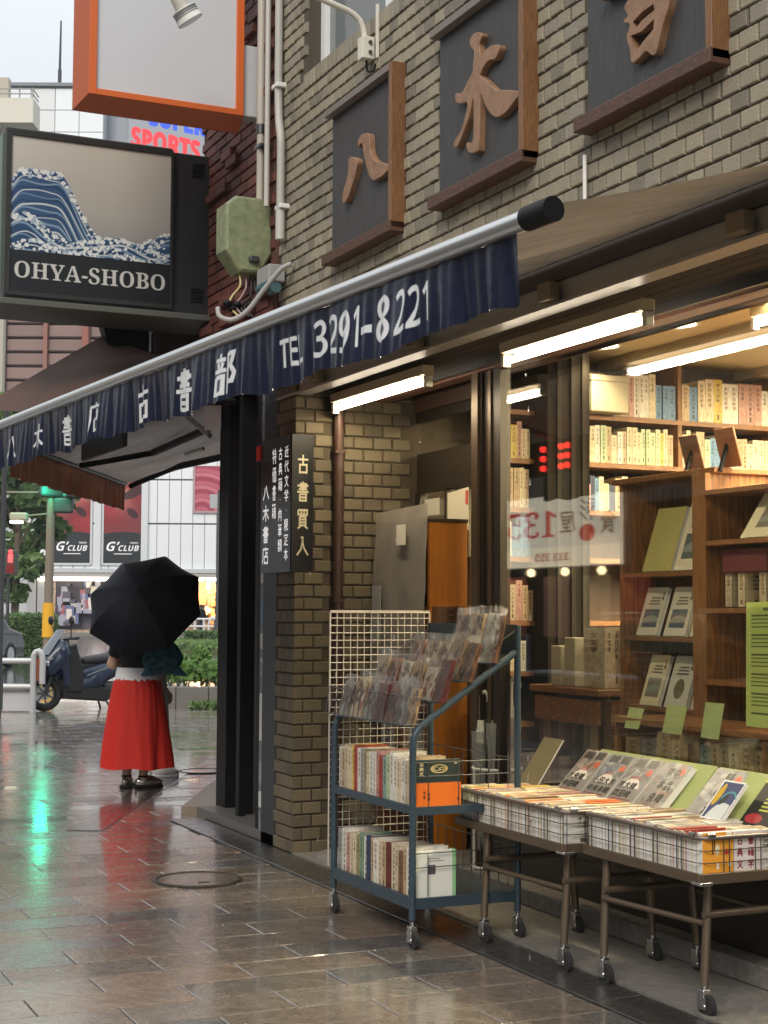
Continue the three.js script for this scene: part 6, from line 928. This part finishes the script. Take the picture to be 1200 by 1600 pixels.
function bookTable(idx, X, z0, z1, legs) {
  const side = ['left', 'right'][idx], t = thing('book_table', idx ? 'right one of two low metal tables with wire baskets of paperbacks' : 'left one of two low metal tables with paperbacks, beside the cart', 'table', [X + 0.3, 0, (z0 + z1) / 2], 'book tables in front of the window'), XB = X + 0.56;
  const br = S([0.14, 0.105, 0.07], 0.4, 0.5), rl = S([0.17, 0.14, 0.125], 0.35, 0.5);
  part('tray', [rspan(X, XB, 0.487, 0.51, z0, z1, 0.008), rspan(X - 0.008, X + 0.006, 0.482, 0.522, z0, z1, 0.005), rspan(X, XB, 0.482, 0.522, z1 - 0.006, z1 + 0.008, 0.005)], br, t);
  part('basket_rail', [tube([[XB, 0.645, z0], [X + 0.03, 0.645, z0], [X, 0.645, z0 + 0.03], [X, 0.645, z1 - 0.04], [X + 0.04, 0.645, z1], [XB, 0.645, z1]], 0.0085, 120, 8, false, 0.05)], rl, t);
  const ws = []; for (const y of [0.60, 0.557]) ws.push(rod([X, y, z0], [X, y, z1 - 0.03], 0.0021, 0.0021, 6), rod([X, y, z1 - 0.03], [X + 0.03, y, z1], 0.0021, 0.0021, 6), rod([X + 0.03, y, z1], [XB, y, z1], 0.0021, 0.0021, 6));
  for (let z = z0 + 0.03; z < z1; z += 0.15) for (const d of [0, 0.028]) ws.push(rod([X, 0.505, z + d], [X, 0.645, z + d], 0.0021, 0.0021, 6)); for (let x = X + 0.1; x < XB; x += 0.14) for (const d of [0, 0.025]) ws.push(rod([x + d, 0.505, z1], [x + d, 0.645, z1], 0.0021, 0.0021, 6));
  part('basket_wires', ws, M.darkSteel, t); for (const g of [rod([X, 0.655, z1 - 0.06], [X, 0.655, z1 - 0.03], 0.011), rod([X + 0.03, 0.655, z1], [X + 0.06, 0.655, z1], 0.011), rspan(X - 0.01, X + 0.05, 0.478, 0.492, z1 - 0.05, z1 + 0.01, 0.006)]) part('corner_clip', g, M.steel, t);
  for (const [i, [lx, lz]] of legs.entries()) { part('leg', [rod([lx + (i > 1 ? -0.02 : 0.03), 0.485, lz + (i % 2 ? -0.01 : -0.02)], [lx, 0.11, lz], 0.0165, 0.0165, 12)], br, t); caster(t, lx, lz, 0.04); }
  part('brace', [rod([legs[0][0], 0.33, legs[0][1]], [legs[1][0], 0.33, legs[1][1]], 0.011), rod([legs[0][0], 0.36, legs[0][1]], [legs[2][0], 0.36, legs[2][1]], 0.014), rod([legs[1][0], 0.36, legs[1][1]], [legs[3][0], 0.36, legs[3][1]], 0.014), rod([legs[2][0], 0.33, legs[2][1]], [legs[3][0], 0.33, legs[3][1]], 0.011)], br, t);
  // paperbacks packed spine up, two rows deep
  const q = rngOf(500 + idx), cc = ['white', 'cream', 'cream', 'beige', 'white', 'tan', 'orange', 'cream', 'white', 'pink', 'beige', 'red', 'yellow', 'cream', 'brown', 'grey'];
  for (const row of [0, 1]) {
    let z = z0 + 0.012, i = 0; const zEnd = idx && row === 0 ? z1 - 0.05 : z1 - 0.012, x = X + 0.014 + row * 0.19;
    while (z < zEnd - 0.012) {
      const th = Math.min(zEnd - z, (row ? 0.024 : 0.015) + q() * 0.017), h = (row ? 0.142 : 0.146) + (q() - 0.5) * 0.014, L = 0.172 + q() * 0.012, c = cc[Math.floor(q() * cc.length)]; i++;
      const o = book(c, Math.floor(q() * 4), [x + q() * 0.006 + (row ? q() * 0.02 : 0), 0.511, z + th / 2], [L, h, th * 0.985], (q() - 0.5) * 0.02, `${c} paperback, ${ord(i)} from left in the ${row ? 'rear' : 'front'} row of the ${side} table`, `paperbacks on the ${side} book table`, lyingG, lyingPagesG, q() < 0.75 ? M.whitePages : M.pages);
      z += th;
    }
  }
  if (idx) { // two covers facing the camera at the near end
    const oc = canvasTex(192, 128, (x) => { x.fillStyle = '#e9a13a'; x.fillRect(0, 0, 192, 128); x.fillStyle = '#3a3226'; x.fillRect(60, 20, 8, 46); x.fillRect(72, 16, 7, 40); x.fillStyle = '#e8d8b0'; x.beginPath(); x.ellipse(92, 52, 14, 18, 0.4, 0, 7); x.fill(); x.fillStyle = '#f0ece2'; x.fillRect(88, 92, 14, 18); x.fillStyle = '#c8503a'; x.beginPath(); x.ellipse(150, 60, 16, 9, 0, 0, 7); x.fill(); x.fillStyle = '#f2eee4'; x.beginPath(); x.ellipse(170, 98, 10, 7, 0, 0, 7); x.fill(); x.fillRect(150, 0, 34, 14); });
    const wc = canvasTex(128, 128, (x) => { x.fillStyle = '#dcd2cc'; x.fillRect(0, 0, 128, 128); [...'古書典籍文学'].forEach((c, i) => glyph(x, c, 10 + (i % 2) * 50, 14 + Math.floor(i / 2) * 36, 30, 28, 4, '#8a3a44')); });
    for (const [n, a, b, T2, lab] of [['book', 0.015, 0.15, oc, 'orange book with small painted shapes at the near end of the right table'], ['book', 0.155, 0.28, wc, 'pale book with dark red characters beside the orange book']]) {
      const o = new THREE.Group(); o.name = numbered(n); o.position.set(X + a, 0.511, z1 - 0.045); scene.add(o); tag(o, lab, 'book');
      mesh('page_block', span(0.002, b - a - 0.002, 0, 0.15, 0, 0.033), M.whitePages, o); mesh('cover', quad([0, 0, 0.0345], [b - a, 0, 0.0345], [b - a, 0.152, 0.0345], [0, 0.152, 0.0345]), S(0xffffff, 0.35, 0, { map: T2 }), o);
    }
  }
}
bookTable(0, 3.26, -6.27, -5.335, [[3.27, -6.02], [3.31, -5.42], [3.74, -6.02], [3.74, -5.42]]);
bookTable(1, 3.34, -5.315, -4.54, [[3.345, -5.18], [3.41, -4.62], [3.79, -5.18], [3.79, -4.62]]);
{
  const labs = ['magazine with a brownish train cover, leftmost in the leaning row', 'magazine with a bluish cover, second from left in the leaning row', 'magazine with a grey cover, third from left in the leaning row', 'thick magazine with six big characters, fourth from left in the leaning row'];
  for (let i = 0; i < 4; i++) magazine(i, 3.66, 0.645, -6.06 + i * 0.205, 0.188, 0.245, i === 3 ? 0.028 : 0.014, 0.78, labs[i], 'magazines leaning on the book tables');
  magazine(4, 3.70, 0.645, -5.14, 0.2, 0.245, 0.012, 0.78, 'grey magazine with one column of large characters, leaning at the right table', 'magazines leaning on the book tables');
  magazine(-1, 3.62, 0.65, -6.33, 0.17, 0.25, 0.006, 0.6, 'plain olive cardboard sheet leaning behind the left end of the magazines', undefined, [0.22, 0.19, 0.1]);
  const gc = S([0.34, 0.40, 0.15], 0.6);
  for (const [z, l, s] of [[-6.02, 0.86, 'long pale green card standing behind the magazines of the left table'], [-5.14, 0.62, 'pale green card standing behind the magazines of the right table']]) { const o = new THREE.Group(); o.name = numbered('green_card'); o.position.set(3.70, 0.645, z); o.rotation.z = -0.74; scene.add(o); tag(o, s, 'card'); mesh('card_sheet', new RoundedBoxGeometry(0.014, 0.255, l, 3, 0.006).translate(0.02, 0.1275, l / 2), gc, o); }
  // a picture book and a black magazine at the near end
  const pb = canvasTex(128, 160, (x) => { x.fillStyle = '#f0f0ee'; x.fillRect(0, 0, 128, 160); x.fillStyle = '#33406e'; x.fillRect(6, 6, 116, 148); x.fillStyle = '#cfd6d4'; x.beginPath(); x.moveTo(20, 154); x.quadraticCurveTo(40, 70, 118, 96); x.lineTo(118, 154); x.fill(); x.fillStyle = '#c9a422'; x.beginPath(); x.ellipse(24, 60, 16, 46, 0.1, 0, 7); x.fill(); x.fillStyle = '#1c1c20'; x.beginPath(); x.ellipse(66, 76, 12, 26, 0.5, 0, 7); x.fill(); x.strokeStyle = '#4aa0a0'; x.lineWidth = 7; x.beginPath(); x.arc(88, 84, 40, 3.4, 5.9); x.stroke(); });
  const o = magazine(-1, 3.645, 0.655, -4.96, 0.135, 0.185, 0.012, 0.72, 'picture book with a blue and yellow cover in front of the green card', 'magazines leaning on the book tables', [0.5, 0.5, 0.5]); o.children[2].material = S(0xffffff, 0.3, 0, { map: pb });
  const bk = canvasTex(96, 128, (x) => { x.fillStyle = '#17171a'; x.fillRect(0, 0, 96, 128); x.fillStyle = '#e8d416'; x.fillRect(0, 0, 40, 22); x.fillStyle = '#b8c24a'; for (let i = 0; i < 6; i++) x.fillRect(34, 40 + i * 9, 18 + (i * 13) % 24, 4); x.fillStyle = '#9a2a30'; x.beginPath(); x.ellipse(34, 108, 26, 12, 0, 0, 7); x.fill(); });
  const p = magazine(-1, 3.70, 0.645, -4.80, 0.18, 0.25, 0.012, 0.75, 'black magazine with a yellow corner at the right edge of the picture', 'magazines leaning on the book tables', [0.02, 0.02, 0.02]); p.children[2].material = S(0xffffff, 0.3, 0, { map: bk });
}
// ---------- entrance bay ----------
{
  const t = thing('corner_cabinet', 'tall orange-brown wooden cabinet standing in the entrance bay behind the cart', 'cabinet', [4.0, 0.1, -8.1]), inner = S([0.13, 0.05, 0.02], 0.6, 0, { map: woodT });
  part('end_panel', rspan(3.885, 4.125, 0.012, 1.955, -7.83, -7.80, 0.003), M.orangeWood, t); part('top_board', rspan(3.88, 4.13, 1.955, 1.975, -8.5, -7.795, 0.003), M.darkWood, t);
  for (const y of [0.1, 0.5, 0.86, 1.2, 1.56]) part('shelf', span(3.89, 4.12, y, y + 0.018, -8.5, -7.83), inner, t); part('back_board', span(4.115, 4.125, 0.012, 1.955, -8.5, -7.83), inner, t); part('end_panel', span(3.885, 4.125, 0.012, 1.955, -8.53, -8.5), inner, t);
  const q = rngOf(601); let n = 0; for (const y of [0.52, 0.88, 1.22]) for (let z = -8.48; z < -7.88;) { const th = 0.07 + q() * 0.12; n++; book(['dark red', 'brown', 'pink', 'tan', 'grey', 'brown'][Math.floor(q() * 6)], Math.floor(q() * 4), [3.90, y, z + th / 2], [0.18, 0.24 + q() * 0.07, th * 0.97], 0, `${ord(n)} old volume in the orange cabinet, counting up from its lowest shelf`, 'old volumes in the orange cabinet'); z += th; }
  const v = thing('vinyl_sheet', 'cloudy clear vinyl sheet draped over the front of the orange cabinet', 'plastic sheet', [3.86, 1.2, -8.1]);
  part('sheet', quad([3.86, 1.02, -8.52], [3.855, 1.02, -7.79], [3.87, 2.06, -7.80], [3.865, 2.04, -8.5], 20, 20, (u, w, p) => { p.x += 0.012 * noise.noise(u * 5, w * 4, 1) - 0.02 * (1 - w); }), PM([0.55, 0.5, 0.44], { roughness: 0.32, transmission: 0.6, thickness: 0 }), v);
  part('price_slip', span(3.835, 3.838, 1.83, 1.95, -8.14, -8.02), M.cream, v); part('paper_slip', [span(3.834, 3.838, 1.25, 1.6, -8.48, -8.36)], M.grey, v);
  const d = thing('door_notice', 'cream paper sheet taped inside the door glass with a small red mark', 'notice', [4.17, 1.7, -8.0]);
  part('sheet', quad([4.172, 1.78, -8.14], [4.172, 1.98 - 0.22, -7.87], [4.172, 2.17, -7.87], [4.172, 2.15, -8.14]), S([0.62, 0.57, 0.44], 0.8, 0, { side: THREE.DoubleSide }), d); part('red_mark', span(4.165, 4.171, 2.07, 2.15, -7.90, -7.875), S([0.5, 0.06, 0.05], 0.5), d);
  single('door_note', span(4.168, 4.174, 2.03, 2.13, -8.44, -8.25), S([0.5, 0.48, 0.4], 0.8), 'small white note on the door glass, left of the cream sheet', 'notice');
  const u = thing('umbrella_stand', 'low clear stand by the window post holding folded umbrellas', 'umbrella stand', [3.985, 0.1, -7.2]);
  part('frame', [0.11, 0.36, 0.62].map((y) => new THREE.TorusGeometry(0.13, 0.008, 6, 24).rotateX(Math.PI / 2).translate(3.985, y, -7.2)).concat([0, 1, 2, 3].map((i) => rod([3.98 + 0.13 * Math.cos(i * 1.57), 0.1, -7.2 + 0.13 * Math.sin(i * 1.57)], [3.98 + 0.13 * Math.cos(i * 1.57), 0.62, -7.2 + 0.13 * Math.sin(i * 1.57)], 0.007))), M.white, u);
  for (const [i, [x, z, h]] of [[3.93, -7.27, 1.02], [3.96, -7.16, 1.07], [4.03, -7.12, 1.10]].entries()) {
    const w = thing('folded_umbrella', `folded clear umbrella with a white hooked handle in the stand, ${['left', 'middle', 'right'][i]} one of three`, 'umbrella', [x, 0.12, z], 'folded clear umbrellas in the stand');
    part('handle', tube([[x, h - 0.2, z], [x, h - 0.04, z], [x + 0.005, h - 0.005, z + 0.015], [x + 0.01, h, z + 0.04], [x + 0.01, h - 0.02, z + 0.062], [x + 0.01, h - 0.05, z + 0.065]], 0.011, 40, 8), S([0.72, 0.7, 0.6], 0.35), w);
    part('folded_film', new THREE.CylinderGeometry(0.055, 0.02, 0.62, 14, 6).translate(x, h - 0.52, z), PM([0.8, 0.82, 0.78], { roughness: 0.2, transmission: 0.7, thickness: 0 }), w); part('shaft', rod([x, 0.12, z], [x, h - 0.2, z], 0.006), M.steel, w); part('collar', rod([x, h - 0.27, z], [x, h - 0.15, z], 0.03, 0.024), S([0.72, 0.72, 0.62], 0.4), w);
  }
}
// ---------- inside the shop ----------
{
  const t = thing('wall_bookcase', 'tall dark wooden bookcase full of books along the left wall inside the shop', 'bookcase', [6.2, 0.1, -8.4]), ys = [0.45, 0.77, 1.08, 1.39, 1.785, 2.09, 2.395, 2.70];
  part('upright', [5.14, 5.93, 6.75, 7.55, 8.35, 9.1].map((x) => span(x, x + 0.03, 0.1, 3.09, -8.55, -8.27)), M.wood, t); part('upright', [span(4.54, 4.57, 0.1, 2.75, -8.55, -8.27)], M.wood, t);
  for (const y of ys) part('shelf', span(5.17, 9.1, y - 0.03, y, -8.55, -8.262), M.wood, t); for (const y of ys) part('shelf', span(4.57, 4.84, y - 0.03, y, -8.55, -8.262), M.wood, t);
  part('side_post', [span(4.84, 5.14, 0.1, 3.09, -8.55, -8.1)], PM([0.014, 0.011, 0.008], { roughness: 0.9, specularIntensity: 0.2 }), t); part('post_strip', [4.90, 5.0, 5.08].map((x) => rspan(x, x + 0.03, 0.1, 3.09, -8.1, -8.085, 0.004)), PM([0.022, 0.017, 0.012], { roughness: 0.8, specularIntensity: 0.3 }), t); part('back_board', span(4.54, 9.1, 0.1, 3.09, -8.575, -8.56), M.darkWood, t);
  const q = rngOf(701), names = ['bottom', 'second lowest', 'third lowest', 'fourth lowest', 'fourth highest', 'third', 'second', 'top'];
  const sh = (r, x0, x1, h0, h1, w0, w1, where) => {
    let x = x0, i = 0, run = 0, c = 'cream', w = 0, h = 0; const y = ys[r];
    while (x < x1 - w0) {
      if (run <= 0) { run = 1 + Math.floor(q() * q() * q() * 7); c = pick2(q); w = w0 + q() * (w1 - w0); h = h0 + q() * (h1 - h0); }
      run--; i++; const o = book(c, Math.floor(q() * 4), [x + w / 2, y, -8.285 + q() * 0.01], [0.16, h * (0.995 + q() * 0.01), w * 0.97], Math.PI / 2, `${c} volume, ${ord(i)} from left on the ${names[r]} shelf, ${where}`, `volumes in the ${where}`); x += w;
    }
  };
  const pick2 = (q) => ['cream', 'cream', 'white', 'beige', 'cream', 'tan', 'pale green', 'cream', 'blue', 'tan', 'white', 'yellow', 'pink', 'navy'][Math.floor(q() * 14)];
  sh(7, 5.2, 5.92, 0.2, 0.3, 0.035, 0.06, 'wall bookcase'); sh(6, 5.18, 5.92, 0.18, 0.25, 0.028, 0.05, 'wall bookcase'); sh(5, 5.18, 5.92, 0.16, 0.23, 0.028, 0.05, 'wall bookcase');
  sh(7, 5.97, 6.72, 0.22, 0.3, 0.04, 0.07, 'second bay of the wall bookcase'); sh(6, 5.97, 6.72, 0.18, 0.25, 0.03, 0.055, 'second bay of the wall bookcase'); sh(5, 5.97, 6.72, 0.17, 0.22, 0.02, 0.045, 'second bay of the wall bookcase');
  sh(7, 6.8, 7.1, 0.22, 0.3, 0.04, 0.07, 'third bay of the wall bookcase');
  for (const r of [2, 3, 4, 5, 6]) sh(r, 4.575, 4.83, 0.18, 0.26, 0.026, 0.045, 'narrow bookcase by the window');
  const bx = thing('carton', 'grey cardboard box standing on the top shelf at the left of the wall bookcase', 'box', [5.32, 2.7, -8.2]); part('carton_body', rspan(5.19, 5.47, 2.705, 2.93, -8.26, -8.15, 0.01), S([0.36, 0.32, 0.23], 0.8), bx); part('lid', rspan(5.185, 5.475, 2.90, 2.94, -8.265, -8.145, 0.008), S([0.38, 0.34, 0.25], 0.8), bx);
  // display unit behind the glass, facing the street
  const d = thing('display_shelf', 'brown wooden display shelf with slanted books just behind the window glass', 'shelf', [4.85, 0.1, -6.6]);
  part('side_panel', [span(4.7, 5.1, 0.1, 2.14, -7.10, -7.07)], M.wood, d); part('side_panel', span(4.62, 5.1, 0.1, 2.14, -6.33, -6.22), M.wood, d); part('side_panel', span(4.7, 5.1, 0.1, 1.95, -5.1, -5.07), M.wood, d);
  part('back_panel', span(5.06, 5.1, 0.1, 2.14, -7.07, -5.1), M.wood, d); part('top_board', [rspan(4.66, 5.1, 2.14, 2.17, -7.12, -6.2, 0.005)], M.wood, d); for (const y of [1.66, 1.32, 0.95, 0.58]) part('shelf', rspan(4.7, 5.06, y - 0.025, y, -7.07, -6.33, 0.004), M.wood, d); for (const y of [2.05, 1.80, 1.47, 1.12, 0.78]) part('shelf', rspan(4.6, 5.06, y - 0.025, y, -6.22, -5.1, 0.004), M.wood, d);
  const pic = [0, 1, 2, 3].map((k) => canvasTex(96, 144, (x) => { const r = rngOf(800 + k); x.fillStyle = ['#dad4bc', '#cfccbe', '#c6c8c0', '#d8d2b4'][k]; x.fillRect(0, 0, 96, 144); x.fillStyle = '#555'; for (let i = 0; i < 3; i++) x.fillRect(30 - i * 4, 30 + i * 9, 40 + i * 6, 4); x.fillStyle = ['#5a6468', '#46566a', '#6a6a52', '#7a7468'][k]; if (k !== 2) { x.fillRect(14, 66, 68, 54); x.fillStyle = '#8a9494'; x.beginPath(); x.moveTo(14, 96); x.quadraticCurveTo(44, 74, 82, 92); x.lineTo(82, 104); x.lineTo(14, 106); x.fill(); } else { x.beginPath(); x.ellipse(48, 92, 22, 28, 0, 0, 7); x.fill(); } column(x, '古典', 76, 12, 12, 13, 15, 1.8, '#444'); }));
  const face = (x, y, z, w, h, tx, label, col, lean = 0.32, th = 0.02) => { const o = magazine(-1, x, y, z, w, h, th, lean, label, undefined, col || [0.5, 0.5, 0.5]); o.name = numbered('display_book'); o.userData.category = 'book'; if (tx >= 0) o.children[2].material = S(0xffffff, 0.5, 0, { map: pic[tx] }); return o; };
  face(4.72, 1.665, -6.92, 0.26, 0.36, -1, 'yellow-green covered book on the top row of the display shelf', [0.50, 0.47, 0.18]); face(4.70, 1.665, -6.60, 0.22, 0.37, 0, 'white book with a grey landscape picture on the top row of the display shelf');
  for (const [i, [z, w, k, s]] of [[-6.98, 0.19, 1, 'left'], [-6.73, 0.19, 1, 'middle'], [-6.50, 0.15, 3, 'right']].entries()) face(4.72, 1.325, z, w, 0.27, k, `grey-white book on the second row of the display shelf, the ${s} one`);
  for (const [z, w, k, s] of [[-6.95, 0.17, 3, 'left'], [-6.73, 0.19, 2, 'middle'], [-6.50, 0.15, 1, 'right']]) face(4.72, 0.955, z, w, 0.28, k, `pale book on the third row of the display shelf, the ${s} one`);
  face(4.62, 1.805, -5.95, 0.5, 0.34, 3, 'large pale print on a low stand at the right edge behind the glass', undefined, 0.6, 0.008); face(4.62, 2.055, -5.72, 0.42, 0.34, 0, 'framed grey picture leaning above the large print at the right edge', undefined, 0.45, 0.02); face(4.62, 1.125, -5.9, 0.24, 0.3, 2, 'pale picture book low at the right behind the glass', undefined, 0.35);
  for (const [i, z] of [-6.12, -6.02, -5.86, -5.78].entries()) book(i % 2 ? 'cream' : 'beige', i, [4.68, 1.475, z], [0.14, 0.17, 0.05], 0, `small cream book on the right display shelf, ${ord(i + 1)} from the left`, 'small books on the middle right display shelf');
  for (const [i, [z, w]] of [[-6.15, 0.34], [-5.72, 0.5]].entries()) single('maroon_case', rspan(4.66, 4.9, 1.64, 1.76, z, z + w, 0.01), S([0.12, 0.025, 0.03], 0.6), i ? 'maroon cloth book case on the right display shelf, the right one' : 'maroon cloth book case on the right display shelf, the left one', 'book case', 'maroon book cases');
  for (const [i, [x, z, c]] of [[4.8, -6.62, [0.16, 0.09, 0.05]], [4.76, -6.27, [0.26, 0.11, 0.05]], [4.9, -5.98, [0.03, 0.035, 0.04]]].entries()) { const o = new THREE.Group(); o.name = numbered('book_stand'); o.position.set(x, 2.172, z); o.rotation.set(0, 0.1, 0.3); scene.add(o); tag(o, ['brown book stand with a round notch on top of the display shelf', 'reddish wooden book stand on top of the display shelf post', 'dark book stand on the display shelf, the right one'][i], 'book stand', 'book stands on the display shelf'); mesh('back_plate', rspan(0, 0.012, 0, 0.2, 0, 0.14, 0.004), S(c, 0.5), o); mesh('leg', rod([0.01, 0.12, 0.07], [-0.08, 0.0, 0.07], 0.012), M.black, o); }
  // things low in the window
  const low = thing('low_window_shelf', 'low brown shelf inside the window with slip-cased books', 'shelf', [4.45, 0.1, -6]); part('top_board', rspan(4.28, 4.66, 0.90, 0.93, -6.55, -4.8, 0.004), M.wood, low); part('body', span(4.30, 4.62, 0.1, 0.62, -6.55, -4.8), M.darkWood, low); part('divider', [-6.55, -6.0, -5.4, -4.83].map((z) => span(4.30, 4.62, 0.62, 0.9, z, z + 0.02)), M.wood, low);
  { let z = -6.5, i = 0; while (z < -4.95) { const w = 0.05 + q() * 0.09; i++; book(['tan', 'beige', 'cream', 'grey', 'brown', 'teal', 'tan'][Math.floor(q() * 7)], Math.floor(q() * 4), [4.33, 0.622, z + w / 2], [0.2, 0.2 + q() * 0.06, w * 0.97], 0, `slip-cased volume low in the window, ${ord(i)} from the left`, 'slip-cased volumes low in the window'); z += w + 0.004; } }
  for (const [i, [z, y, w, h]] of [[-6.42, 0.93, 0.13, 0.1], [-6.1, 0.93, 0.16, 0.13], [-5.8, 0.93, 0.14, 0.16]].entries()) single('green_slip', quad([4.27, y - 0.05, z], [4.265, y - 0.05, z + w], [4.30, y + h - 0.05, z + w], [4.30, y + h - 0.05, z], 2, 2), S([0.34, 0.42, 0.18], 0.8, 0, { side: THREE.DoubleSide }), `pale green paper slip on the low window shelf, ${['left', 'middle', 'right'][i]} of three`, 'paper slip', 'green paper slips');
  const n = thing('green_notice', 'tall pale green printed notice taped inside the window at the right edge', 'notice', [3.96, 0.95, -4.9]), nt = canvasTex(160, 256, (x) => { const r = rngOf(950); x.fillStyle = '#b9c96c'; x.fillRect(0, 0, 160, 256); x.fillStyle = '#5a6632'; for (let i = 0; i < 26; i++) if (i % 5 !== 4) x.fillRect(14, 26 + i * 8, 60 + r() * 74, i % 5 === 0 ? 4 : 2.5); x.fillRect(46, 12, 70, 6); });
  part('sheet', quad([3.965, 0.99, -5.08], [3.965, 0.99, -4.7], [3.965, 1.50, -4.7], [3.965, 1.49, -5.07], 6, 6), S(0xffffff, 0.8, 0, { map: nt, side: THREE.DoubleSide }), n);
  // desk with stacked sets
  const k = thing('desk', 'brown wooden desk deep inside the window with piles of slip cases', 'desk', [5.0, 0.1, -7.6]); part('top', rspan(4.62, 5.4, 0.98, 1.02, -7.95, -7.2, 0.006), M.wood, k); part('leg', [[4.66, -7.9], [5.34, -7.9], [4.66, -7.26], [5.34, -7.26]].map(([x, z]) => span(x, x + 0.05, 0.1, 0.98, z, z + 0.05)), M.darkWood, k); part('drawer', [rspan(4.64, 5.36, 0.82, 0.96, -7.92, -7.23, 0.005)], M.wood, k);
  for (let i = 0; i < 5; i++) book('beige', i % 4, [4.72 + i * 0.062, 1.022, -7.24 - 0.02 * (i % 2)], [0.22, 0.34, 0.058], Math.PI / 2, `pale slip-cased volume on the desk, ${ord(i + 1)} from the left`, 'slip-cased volumes on the desk');
  for (const [i, z] of [-7.6, -7.75].entries()) single('slip_case', rspan(4.68, 4.92, 1.022, 1.3 - i * 0.05, z - 0.05, z + 0.06, 0.006), S([0.4, 0.36, 0.26], 0.7), i ? 'beige slip case on the desk, the farther one' : 'beige slip case on the desk, the nearer one', 'box', 'slip cases on the desk');
}
// ---------- rain dripping from the awning ----------
{
  const q = rngOf(990), gl = PM([0.95, 0.96, 0.97], { roughness: 0.02, transmission: 1, thickness: 0.01, ior: 1.33 }), c = AB.clone(), drops = [];
  for (let i = 0; i < 18; i++) { const k = q() < 0.6 ? 0.1 : q() * 1.6, p = onBar(k), y = q() * 2.25, L = 0.004 + q() * 0.006; drops.push(new THREE.SphereGeometry(0.002 + q() * 0.001, 6, 6).scale(1, 2 + q() * 3, 1).translate(p.x + 0.02 * q() - 0.01, y, p.z)); }
  const o = mesh('rain_drops', G(drops), gl); tag(o, 'raindrops falling from the front edge of the navy awning', 'rain', null, 'stuff');
}
renderer.render(scene, camera);
